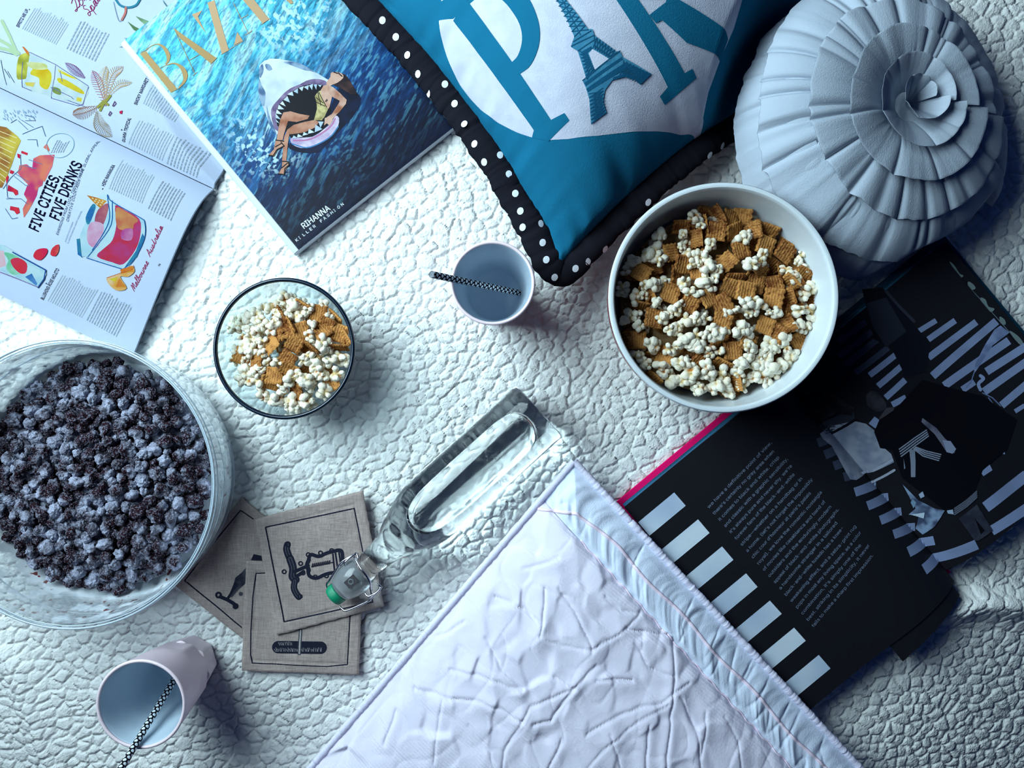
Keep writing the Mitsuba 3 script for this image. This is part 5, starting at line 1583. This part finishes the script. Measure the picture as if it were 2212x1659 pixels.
scene['linen'] = {'type': 'twosided', 'bsdf': {'type': 'bumpmap', 'scale': 0.00022, 'texture': mikit.proc(linen_bump, 0.0003), 'bsdf': {'type': 'diffuse', 'reflectance': mikit.proc(linen)}}}
CI = lin(34, 36, 50)
CI2 = lin(70, 70, 80)


def coaster(corners, z0, tilt, seed, label):
    """corners: lower left, lower right, upper left in the photograph's view of the print."""
    t = thing('linen_coaster', label, 'coaster', None)
    zt = z0 + 0.0032
    o, r, u = (at(*c, zt) for c in corners)
    w, h = np.linalg.norm(r - o), np.linalg.norm(u - o)

    def ht(x, y):
        x, y = np.asarray(x, float), np.asarray(y, float)
        e = np.minimum(np.minimum(x, w - x), np.minimum(y, h - y))
        hem = -0.0009 * np.exp(-((e - 0.0115) / 0.0012) ** 2)
        return zt + tilt * (x / w) * 0 + tilt * (y / h) + hem + 0.0016 * (noise2(x * 40, y * 40, seed, 2) - 0.5) - 0.0012 * np.clip(1 - e / 0.002, 0, 1) ** 2

    s = Sheet(o, (r - o)[:2], (u - o)[:2], ht)
    n = 90
    X, Y = np.meshgrid(np.linspace(0, w, n), np.linspace(0, h, n), indexing='ij')
    jx = 0.0007 * (noise2(X * 3, Y * 160, seed + 3, 2) - 0.5) * (np.abs(X / w - 0.5) > 0.49)
    jy = 0.0007 * (noise2(X * 160, Y * 3, seed + 4, 2) - 0.5) * (np.abs(Y / h - 0.5) > 0.49)
    top = s.world(np.stack([X + 2 * jx, Y + 2 * jy], -1))
    bot = top.copy()
    bot[..., 2] -= 0.0026
    m = slab(top, bot)
    if m.volume < 0:
        m.invert()
    c = put('cloth', m, 'linen', smooth=40, parent=t)
    return t, c, Print(s, CC, res=0.004)


def ring(p, x, y, r, w, col, ry=None):
    a = np.linspace(0, 2 * PI, 20)
    p.line(np.stack([x + r * np.cos(a), y + (ry or r) * np.sin(a)], -1), w, col)


# the one lying lowest, turned, half under the clear bowl
t, c, p = coaster([(520, 1075), (373, 1262), (716, 1230)], 0.0018, 0.0, 3, 'grey linen coaster with a corkscrew print, lowest of three, partly under the clear bowl')
p.lines([[(620, 240), (512, 168), (270, 460), (36, 768), (300, 980), (520, 1165)]], 0.0012, CI)
p.build('border_print', c, label='dark printed border line')
p.poly([(595, 605), (625, 540), (690, 555), (700, 610)], CI)
p.poly([(556, 660), (520, 700), (470, 740), (445, 820), (415, 905), (440, 910), (490, 850), (545, 800), (580, 740)], CI, CI2)
p.line([(340, 905), (400, 930), (450, 960), (480, 985)], 0.0038, CI)
p.line([(395, 930), (430, 880), (470, 790)], 0.0028, CI)
ring(p, 325, 890, 20, 0.0022, CI)
p.shape(Point(p.L((470, 985))).buffer(0.0032), CI)
p.shape(Point(p.L((515, 880))).buffer(0.0022), CI2)
p.build('corkscrew_print', c, label='dark printed corkscrew')
# the middle one, straight, at the bottom
t, c, p = coaster([(521, 1450), (774, 1459), (531, 1212)], 0.0056, 0.0, 7, 'grey linen coaster printed with a dark rounded handle, lowest in the photo of the three')
p.lines([[(745, 700), (645, 705), (618, 900), (600, 1200), (598, 1400), (612, 1470), (800, 1478), (1100, 1495), (1250, 1500), (1425, 1482), (1445, 1100), (1460, 800)]], 0.0011, CI)
p.build('border_print', c, label='dark printed border line')
hd = LineString(p.L([(835, 1335), (1195, 1340)])).buffer(0.0066)
p.shape(hd, CI)
p.lines([[(x, 1290 + prng.uniform(-4, 8)), (x + prng.uniform(4, 14), 1318)] for x in range(835, 960, 14)] + [[(x, 1345 + prng.uniform(-8, 8)), (x + prng.uniform(-6, 14), 1372)] for x in range(800, 1210, 13)], 0.0005, lin(150, 146, 148))
p.line([(1025, 1190), (1018, 1300), (1014, 1390)], 0.0036, CI2)
p.line([(1025, 1190), (1018, 1300), (1014, 1390)], 0.0014, lin(168, 162, 160))
p.build('corkscrew_print', c, label='dark printed corkscrew handle')
# the uppermost
t, c, p = coaster([(596, 1373), (828, 1311), (551, 1122)], 0.0096, 0.0, 11, 'grey linen coaster with an ornate corkscrew print, topmost of three, under the bottle stopper')
p.lines([[(1640, 950), (885, 1118), (725, 312), (1483, 150), (1640, 950)]], 0.0013, CI)
p.build('border_print', c, label='dark printed border line')
for q, w_ in (([(912, 460), (905, 500), (925, 560), (945, 600)], .0085), ([(935, 580), (960, 660), (955, 730), (985, 760)], .0095), ([(975, 770), (968, 830), (990, 880), (1010, 905)], .0078)):
    p.line(q, w_ * 0.85, CI, curve=4)
    p.line(q, w_ * 0.42, CI2, curve=4)
    p.line(q, w_ * 0.16, CI, curve=4)
p.lines([[(975, 690), (1040, 660), (1090, 640)], [(990, 730), (1050, 690)]], 0.0036, CI)
p.line([(1090, 600), (1110, 545), (1180, 560), (1240, 535), (1290, 520), (1370, 510), (1385, 590), (1400, 640)], 0.0036, CI, curve=4)
p.line([(1085, 660), (1100, 725), (1160, 745), (1230, 715), (1290, 700), (1360, 690), (1400, 650)], 0.0036, CI, curve=4)
p.line([(1095, 590), (1080, 630), (1095, 680)], 0.0042, CI, curve=3)
p.lines([[(1320, 520), (1345, 690)], [(1350, 510), (1375, 680)], [(1300, 540), (1315, 690)]], 0.0016, CI)
for x, y in [(1090, 545), (1195, 530), (1290, 510), (1025, 620), (1045, 700), (1150, 735), (1245, 725), (1340, 705), (885, 690), (1020, 900), (915, 460)]:
    ring(p, x, y, 16, 0.0012, CI)
p.line([(1120, 645), (1300, 610)], 0.0010, CI)
p.lines([[(1130 + 16 * i, 622 - 3 * i), (1122 + 16 * i, 650 - 3 * i)] for i in range(10)], 0.0010, CI)
p.build('corkscrew_print', c, label='dark printed ornate corkscrew')

# ------------------------------------------------------------------ the swing-top bottle, lying down, half full of water
bt = thing('glass_bottle', 'clear glass swing-top bottle of water lying on its side beside the coasters', 'bottle')
A0, A1 = at(1167, 886, 0.0362), at(786, 1229, 0.0356)
ax = (A1 - A0) / np.linalg.norm(A1 - A0)
ex = np.cross([0, 0, 1.0], ax)
ex /= np.linalg.norm(ex)
ez = np.cross(ax, ex)
AL = np.linalg.norm(A1 - A0)
bprof = smooth_curve([(0.0, 0.0015), (0.026, 0.001), (0.0325, 0.001), (0.0348, 0.0045), (0.0352, 0.02), (0.0352, 0.07), (0.0352, 0.125), (0.0350, 0.146), (0.0335, 0.163), (0.0285, 0.180), (0.0215, 0.197), (0.0165, 0.210), (0.0140, 0.222), (0.0132, AL - 0.006)], 5)
bprof = np.vstack([bprof, [(0.0142, AL - 0.004), (0.0142, AL), (0.0, AL)]])
iprof = smooth_curve([(0.0, 0.008), (0.022, 0.008), (0.0300, 0.0105), (0.0322, 0.018), (0.0324, 0.07), (0.0324, 0.143), (0.0308, 0.160), (0.0260, 0.176), (0.0190, 0.193), (0.0138, 0.208), (0.0112, 0.222), (0.0104, AL - 0.003), (0.0, AL - 0.003)], 5)


def lay(m):
    """From the bottle's own axis to where it lies."""
    v = np.asarray(m.vertices)
    m.vertices = A0 + v[:, :1] * ex + v[:, 1:2] * ez + v[:, 2:] * ax
    if m.volume < 0:
        m.invert()
    return m


scene['bottle_glass'] = {'type': 'dielectric', 'int_ior': 1.40, 'ext_ior': 1.0, 'specular_transmittance': rgb((0.965, 0.99, 0.99))}
scene['water_to_air'] = {'type': 'dielectric', 'int_ior': 1.0, 'ext_ior': 1.40}
put('body', lay(lathe(bprof, 128)), 'bottle_glass', smooth=35, parent=bt, label='clear glass full of water')
RI, AW, T0, T1 = 0.0322, 0.0215, 0.013, 0.172
AD = math.sqrt(RI ** 2 - AW ** 2)
tq = np.linspace(-1, 1, 120)
tq = np.sign(tq) * (1 - (1 - np.abs(tq)) ** 1.6)
wq = AW * np.clip(1 - np.abs(tq) ** 7, 0, 1) ** 0.5 * (1 - 0.10 * np.clip(tq, 0, 1) ** 2)
uq = np.sin(np.linspace(-PI / 2, PI / 2, 44))
XQ = wq[:, None] * uq[None, :]
ZQ = (T0 + (T1 - T0) * (tq + 1) / 2)[:, None] + 0 * XQ
full = np.sqrt(RI ** 2 - XQ ** 2)
g_ = np.clip((1 - uq[None, :] ** 2), 0, 1) ** 0.5 * (wq[:, None] / AW)
top = np.stack([XQ, AD + (full - AD) * np.clip(g_ * 1.6, 0, 1) - 0.0004, ZQ], -1)
bot = np.stack([XQ, AD - 0.0016 * g_ + 0 * XQ - 0.0004, ZQ], -1)
airm = slab(top, bot)
airm.merge_vertices(digits_vertex=7)
airm.update_faces(airm.nondegenerate_faces(height=1e-9))
put('water_surface', lay(airm), 'water_to_air', smooth=True, parent=bt, label='air pocket above the water')
# stopper
scene['clear_stopper'] = {'type': 'principled', 'base_color': rgb(lin(225, 238, 246)), 'roughness': 0.15, 'spec_trans': 0.85, 'eta': 1.4}
scene['green_rubber'] = gloss(lin(28, 178, 138), 0.3)
scene['grey_badge'] = gloss(lin(92, 88, 94), 0.3)
scene['steel_wire'] = {'type': 'roughconductor', 'material': 'Cr', 'alpha': 0.16}
st = smooth_curve([(0.0, AL + 0.0005), (0.0135, AL + 0.0005), (0.0165, AL + 0.004), (0.0180, AL + 0.012), (0.0172, AL + 0.020), (0.0145, AL + 0.028), (0.0115, AL + 0.033), (0.0, AL + 0.0335)], 5)
sk = put('stopper', lay(lathe(st, 72)), 'clear_stopper', smooth=40, parent=bt, label='clear bluish stopper')
gr = smooth_curve([(0.0, AL + 0.0336), (0.0100, AL + 0.0336), (0.0112, AL + 0.036), (0.0108, AL + 0.041), (0.0085, AL + 0.0435), (0.0, AL + 0.044)], 5)
put('gasket', lay(lathe(gr, 60)), 'green_rubber', smooth=40, parent=bt, label='green rubber gasket')
bd = manifold3d.Manifold.cube([0.0085, 0.0016, 0.0120], True)
bd = trimesh.Trimesh(np.array(bd.to_mesh().vert_properties[:, :3], float), np.array(bd.to_mesh().tri_verts))
bd.apply_translation([0, 0.0180, AL + 0.0125])
put('badge', lay(bd), 'grey_badge', parent=sk, label='dark square badge on the stopper')
rg = trimesh.creation.torus(0.0024, 0.0007, 24, 10)
rg.apply_transform(trimesh.transformations.rotation_matrix(PI / 2, [1, 0, 0]))
rg.apply_translation([0, 0.0190, AL + 0.0125])
put('badge_ring', lay(rg), 'clear_stopper', smooth=True, parent=sk)
CW = crop(680, 1160, 9.217)
zc = 0.036


def wire(pts, r=0.00115):
    q = smooth_curve([at(*CW((x, y)), z) for x, y, z in pts], 6)
    return tube(q, r, 10)


put('wire_bail', wire([(860, 335, .040), (790, 350, .043), (690, 400, .045), (590, 460, .045), (510, 530, .044), (400, 700, .042), (300, 850, .040), (245, 925, .039), (243, 985, .038), (300, 1060, .037)]), 'steel_wire', smooth=True, parent=bt, label='bent steel wire of the swing top')
put('wire_bail', wire([(1335, 975, .040), (1280, 1060, .043), (1180, 1150, .045), (1110, 1230, .045), (1060, 1280, .044), (850, 1380, .041), (680, 1450, .039), (600, 1470, .038), (555, 1440, .037), (490, 1380, .036)]), 'steel_wire', smooth=True, parent=bt, label='bent steel wire of the swing top')
put('neck_wire', wire([(775, 375, .041), (830, 480, .047), (900, 600, .0505), (965, 690, .0515), (1050, 800, .0505), (1110, 930, .047), (1130, 1050, .041)]), 'steel_wire', smooth=True, parent=bt, label='steel wire around the neck')
put('wire_hook', wire([(1000, 1110, .043), (1030, 1160, .045), (1080, 1182, .046), (1170, 1140, .045), (1260, 1075, .043), (1310, 990, .041), (1250, 950, .042)]), 'steel_wire', smooth=True, parent=bt)
put('wire_hook', wire([(635, 605, .044), (600, 540, .046), (615, 490, .047), (680, 430, .046), (760, 370, .044), (830, 325, .042), (870, 440, .044)]), 'steel_wire', smooth=True, parent=bt)

# ------------------------------------------------------------------ the big open book at the right
B7, B4 = crop(1740, 560, 2.305), crop(1340, 950, 2.7196)
BKT = 0.027
LWD, BHT = 0.2165, 0.283


def book_h(x, y):
    """x across from the gutter (left page negative), y down from the top edge."""
    x, y = np.asarray(x, float), np.asarray(y, float)
    s = np.abs(x)
    return 0.012 + (BKT - 0.012) * (1 - np.exp(-s / 0.016)) + 0.006 * np.exp(-((s - 0.06) / 0.05) ** 2)


KO = at(1690, 806, 0.016)
book = Sheet(KO, (0.770, 0.638), (-0.640, 0.768), lambda x, y: book_h(x, -np.asarray(y)))
RWD = float(book.loc([[2112, 642]])[0, 0])
bk = thing('open_book', 'large open book with black pages, white bars, fine text and a striped fashion photograph', 'book')
scene['black_page'] = {'type': 'twosided', 'bsdf': {'type': 'principled', 'base_color': rgb((0.0085, 0.0085, 0.012)), 'roughness': 0.45, 'specular': 0.25}}
scene['teal_edges'] = matte(lin(44, 110, 150))
scene['pink_cover'] = matte(lin(232, 22, 104))
scene['teal_cover'] = matte(lin(28, 72, 96))


def book_page(x0, x1, y1, mat, name, zoff=0.0, thick=0.0012, label=None, y0=0.0, parent=bk):
    X, Y = np.meshgrid(np.linspace(x0, x1, 90), np.linspace(-y1, -y0, 40), indexing='ij')
    top = book.world(np.stack([X, Y], -1), zoff)
    bot = top.copy()
    bot[..., 2] -= thick
    return put(name, slab(top, bot), mat, smooth=30, parent=parent, label=label)


lp = book_page(-LWD, -0.0003, BHT, 'black_page', 'page', label='black page with white bars and a column of text')
rp = book_page(0.0003, RWD, 0.268, 'black_page', 'page', label='page with the striped black and white photograph')


def leaf_lines(p, n, uv):
    return mix(lin(18, 26, 36).tolist(), lin(58, 122, 160).tolist(), sstep(0.3, 0.6, noise(p.z * 900, p.x * 12, p.y * 12)))


scene['book_leaves'] = matte(mikit.proc(leaf_lines))


def block(x0, x1, y0, y1, zlo, drop_, mat, name, label):
    X, Y = np.meshgrid(np.linspace(x0, x1, 50), np.linspace(-y1, -y0, 30), indexing='ij')
    top = book.world(np.stack([X, Y], -1), -drop_)
    bot = top.copy()
    bot[..., 2] = zlo
    return put(name, slab(top, bot), mat, smooth=30, parent=bk, label=label)


block(-LWD + 0.001, -0.001, 0.001, BHT - 0.004, 0.0055, 0.0013, 'book_leaves', 'leaves', 'teal tinted edges of the left leaves')
block(0.001, RWD - 0.001, 0.001, 0.264, 0.0055, 0.0018, 'book_leaves', 'leaves', 'teal tinted edges of the right leaves')


def plate(x0, x1, y0, y1, z0, z1):
    q = np.array([[x0, -y1], [x1, -y1], [x0, -y0], [x1, -y0]])
    w = KO[:2] + q[:, :1] * book.R + q[:, 1:] * book.U
    t_, b_ = np.column_stack([w, [z1] * 4]).reshape(2, 2, 3), np.column_stack([w, [z0] * 4]).reshape(2, 2, 3)
    m = slab(t_.transpose(1, 0, 2), b_.transpose(1, 0, 2))
    if m.volume < 0:
        m.invert()
    return m


put('cover_board', plate(-LWD - 0.004, -0.0305, -0.0045, BHT + 0.001, 0.001, 0.0052), 'pink_cover', parent=bk, label='bright pink cover board under the left leaves')
put('cover_board', plate(0.006, RWD + 0.0260, -0.0045, BHT - 0.008, 0.001, 0.0052), 'teal_cover', parent=bk, label='dark teal cover board under the right leaves')
put('spine', plate(-0.0300, 0.0055, -0.004, BHT - 0.004, 0.0008, 0.0030), 'pink_cover', parent=bk)
# a black loose leaf whose corner pokes out at the lower right of the text page
X, Y = np.meshgrid(np.linspace(-0.098, -0.006, 30), np.linspace(-0.300, -0.20, 20), indexing='ij')
tp = book.world(np.stack([X + 0.10 * (Y + 0.2) * 0, Y + 0.10 * (X + 0.05)], -1), -0.0016)
bt_ = tp.copy()
bt_[..., 2] -= 0.0008
put('loose_leaf', slab(tp, bt_), 'black_page', smooth=30, parent=bk, label='black leaf sticking out at the bottom')

p = Print(book, B4, res=0.006)
WB, WG = lin(206, 218, 230), lin(170, 186, 210)
bars = [(316, 309, 384, 387), (456, 467, 524, 547), (597, 626, 664, 705), (738, 784, 806, 864), (878, 944, 948, 1022), (1020, 1103, 1089, 1180), (1165, 1263, 1234, 1343)]
for x1, y1, x2, y2 in bars:
    a, b = p.L([(x1, y1), (x2, y2)])
    p.shape(Polygon([a, b, [-LWD + 0.001, b[1]], [-LWD + 0.001, a[1]]]), WB, WG, freq=14)
    p.build('white_bar', lp, 'print', base=0.0003)
TXT = ['we have a definitive point of view.', "there's certainly no gray area when", 'it comes to black and white. crisp', 'and classic with a graphic sensibility,', "it's always pure and never shy. we're", 'forever fans of the black-and-white', 'stripe\u2014whether on a handbag or in', "a home. (let's not forget the impossibly", "chic cour d'honneur at paris's palais", 'royal). we love the romantic nostalgia', 'of movies like casablanca and band of', 'outsiders and the enduringly modern', 'appeal of black-and-white photographs.', 'a handsome stranger in a tailored', 'black-and-white tuxedo has a knee-', 'weakening effect, and a zebra-print rug', 'pops in most any living space. as a color', "combination, it's simply one of the", 'best. striking in its simplicity, it never', 'fails to make a sharp first impression.']
ENDS = [(890, 20), (905, 70), (935, 105), (985, 115), (1010, 155), (1025, 205), (1070, 230), (1130, 235), (1120, 315), (1185, 310), (1205, 365), (1240, 395), (1285, 410), (1275, 490), (1310, 520), (1385, 510), (1415, 545), (1415, 620), (1465, 620), (1485, 680)]
for i, (tx, e) in enumerate(zip(TXT, ENDS)):
    s0 = np.array([520, 405.0]) + (np.array([1135, 1102.0]) - [520, 405]) * i / 19
    p.text(tx, s0, e, 0.0033, lin(112, 124, 146))
p.build('paragraph', lp, 'print', base=0.0003, label='small white text')

p = Print(book, B7, res=0.006)
SB, SD = lin(126, 140, 176), lin(92, 106, 142)


def stripe(q, c=SB):
    p.poly(q, c, c * 0.8, freq=30)


BARS = [((560, 360), (650, 305), 26), ((488, 435), (545, 395), 30), ((610, 400), (745, 305), 30), ((612, 490), (850, 312), 34), ((632, 582), (950, 308), 40), ((690, 630), (1012, 405), 40), ((780, 650), (840, 610), 34), ((900, 560), (1100, 432), 40), ((888, 660), (1100, 510), 40), ((975, 728), (1100, 622), 38), ((1042, 758), (1090, 728), 22),
        ((318, 578), (462, 465), 30), ((360, 632), (480, 530), 30), ((398, 690), (496, 600), 30), ((430, 725), (500, 688), 30), ((330, 830), (360, 795), 40), ((245, 1160), (350, 1120), 44), ((308, 1228), (412, 1183), 44), ((372, 1300), (477, 1255), 44), ((438, 1370), (545, 1332), 44), ((512, 1458), (640, 1400), 50), ((590, 1545), (852, 1420), 52), ((925, 1352), (1100, 1240), 50), ((895, 1235), (1100, 1075), 55)]
DIM = [((248, 565), (412, 440), 30), ((195, 528), (356, 400), 30), ((165, 484), (330, 360), 30), ((160, 412), (300, 312), 30), ((190, 1085), (270, 1060), 44), ((140, 1030), (215, 1000), 44), ((95, 975), (150, 950), 44), ((60, 915), (110, 895), 44)]
for bars_, c_ in ((BARS, SB), (DIM, lin(62, 70, 90))):
    for a, b, w_ in bars_:
        q = p.L([a, b])
        p.shape(LineString(q).buffer(w_ / 2.305 / FOC * 0.83 / 2, cap_style='flat'), c_, c_ * 0.8, freq=30)
        p.build('wallpaper_stripe', rp, 'print', base=0.0003)
p.poly([(810, 980), (845, 945), (880, 975), (840, 1015)], SB)
p.build('scenery_print', rp, 'print', base=0.0004)
p.poly([(870, 1060), (915, 1020), (930, 1050), (885, 1080)], SB)
p.build('scenery_print', rp, 'print', base=0.0004)
p.poly([(970, 965), (990, 945), (992, 972)], SB)
p.build('scenery_print', rp, 'print', base=0.0004)
p.poly([(765, 765), (790, 745), (835, 745), (830, 758), (780, 768)], SB)
p.build('scenery_print', rp, 'print', base=0.0004)
p.poly([(940, 350), (970, 330), (1015, 365), (930, 430), (860, 540), (835, 575), (845, 520), (890, 430)], SB, SD)
p.build('scenery_print', rp, 'print', base=0.0004)
p.line([(870, 580), (885, 595), (860, 620), (870, 650)], 0.0035, SB, curve=3)
p.build('scenery_print', rp, 'print', base=0.0004)
p.lines([[(880, 665), (930, 690), (970, 730)], [(910, 690), (940, 730)], [(820, 620), (840, 560)], [(800, 640), (830, 600)]], 0.0012, SD)
p.build('scenery_print', rp, 'print', base=0.0004)
# figures
p.poly([(280, 150), (380, 140), (500, 280), (620, 420), (600, 560), (500, 590), (420, 430), (340, 400)], lin(20, 22, 32))
p.poly([(300, 220), (400, 190), (500, 360), (400, 440), (330, 330)], lin(38, 42, 54))
p.line([(400, 160), (470, 240), (540, 310)], 0.003, lin(46, 50, 62), curve=3)
p.poly([(70, 870), (240, 805), (340, 850), (380, 930), (440, 1010), (250, 1100), (200, 1060), (130, 930)], lin(140, 146, 162), lin(112, 120, 142), curve=2)
p.poly([(60, 820), (150, 750), (240, 760), (245, 800), (140, 860), (100, 870)], lin(44, 48, 60))
p.poly([(0, 690), (100, 640), (240, 740), (230, 780), (100, 760), (0, 800)], lin(30, 30, 38), lin(52, 46, 50))
p.lines([[(60, 825), (170, 765)], [(130, 865), (245, 800)]], 0.0028, lin(20, 20, 28))
p.lines([[(245, 1085), (340, 1050), (430, 1000)], [(330, 1110), (440, 1050)]], 0.0026, lin(150, 158, 176))
p.poly([(300, 680), (340, 655), (390, 700), (400, 740), (360, 760), (310, 730)], lin(58, 56, 64), lin(40, 40, 48), curve=3)
p.poly([(365, 790), (400, 740), (440, 735), (430, 790), (380, 810)], lin(64, 62, 70))
p.poly([(340, 860), (365, 800), (440, 750), (580, 600), (720, 640), (880, 680), (1050, 800), (1000, 950), (880, 1050), (840, 1150), (700, 1260), (600, 1180), (480, 1090), (430, 950), (370, 940)], lin(15, 15, 22))
p.poly([(580, 790), (650, 840), (690, 890), (745, 940), (740, 965), (700, 960), (675, 920), (640, 870), (575, 810)], lin(104, 104, 122), lin(70, 72, 88))
p.poly([(680, 900), (720, 905), (748, 945), (730, 968), (700, 960)], lin(132, 140, 166))
for o in range(4):
    p.line([(465 + 3 * o, 945 + 12 * o), (540 + 2 * o, 890 + 12 * o), (600 + 3 * o, 850 + 10 * o)], 0.0013, lin(120, 128, 146))
    p.line([(548 - 4 * o, 935 + 3 * o), (600 - 6 * o, 955 + 8 * o), (672 - 4 * o, 972 + 10 * o)], 0.0013, lin(120, 128, 146))
    p.line([(518 + 7 * o, 950), (524 + 6 * o, 1010), (526 + 5 * o, 1082)], 0.0012, lin(120, 128, 146))
    p.line([(740, 1240 + 10 * o), (800, 1200 + 10 * o), (850, 1155 + 10 * o)], 0.0014, lin(86, 92, 108))
p.poly([(485, 990), (495, 1040), (488, 1045)], lin(110, 120, 140))
p.poly([(760, 1290), (850, 1220), (930, 1350), (860, 1400), (840, 1400)], lin(40, 42, 54), lin(58, 60, 74))
p.poly([(840, 1290), (890, 1350), (870, 1370)], lin(16, 16, 22))
p.poly([(480, 1120), (560, 1200), (640, 1240), (690, 1250), (640, 1330), (580, 1370), (545, 1340), (560, 1280), (510, 1270), (545, 1240)], lin(62, 72, 98), lin(128, 148, 178), freq=160)
p.poly([(520, 1270), (590, 1260), (585, 1290)], lin(180, 198, 214))
p.poly([(560, 1170), (580, 1155), (590, 1180), (570, 1190)], lin(150, 165, 190))
p.poly([(530, 1195), (548, 1210), (535, 1240), (520, 1210)], lin(110, 140, 165))
p.poly([(700, 1250), (730, 1245), (735, 1270), (705, 1265)], lin(150, 165, 190))
p.build('figure_print', rp, 'print', base=0.0006, label='dark dressed figures of the photograph')
# the printed endpaper strip along the right edge
X, Y = np.meshgrid(np.linspace(RWD + 0.0004, RWD + 0.0125, 8), np.linspace(-0.266, -0.001, 40), indexing='ij')
tp = book.world(np.stack([X, Y], -1), -0.0020)
bt_ = tp.copy()
bt_[..., 2] -= 0.0008
ep = put('endpaper', slab(tp, bt_), 'black_page', smooth=30, parent=bk, label='endpaper strip with pale scrolls')
p = Print(book, B7, res=0.006)
p.line([(690, 0), (880, 205), (1088, 440)], 0.0007, lin(105, 120, 130))
GP = lin(104, 120, 122)
for q in ([(720, 10), (745, 30), (770, 70), (790, 80), (775, 92), (750, 75), (735, 40)], [(815, 110), (840, 125), (850, 145), (828, 152), (812, 130)], [(875, 190), (900, 200), (915, 235), (945, 245), (930, 262), (905, 250), (880, 215)], [(970, 285), (995, 300), (1000, 325), (975, 318)], [(1020, 355), (1060, 380), (1088, 415), (1075, 428), (1035, 385)]):
    p.poly(q, GP, curve=3)
p.build('scroll_print', ep, 'print', base=0.0003 - 0.0016)
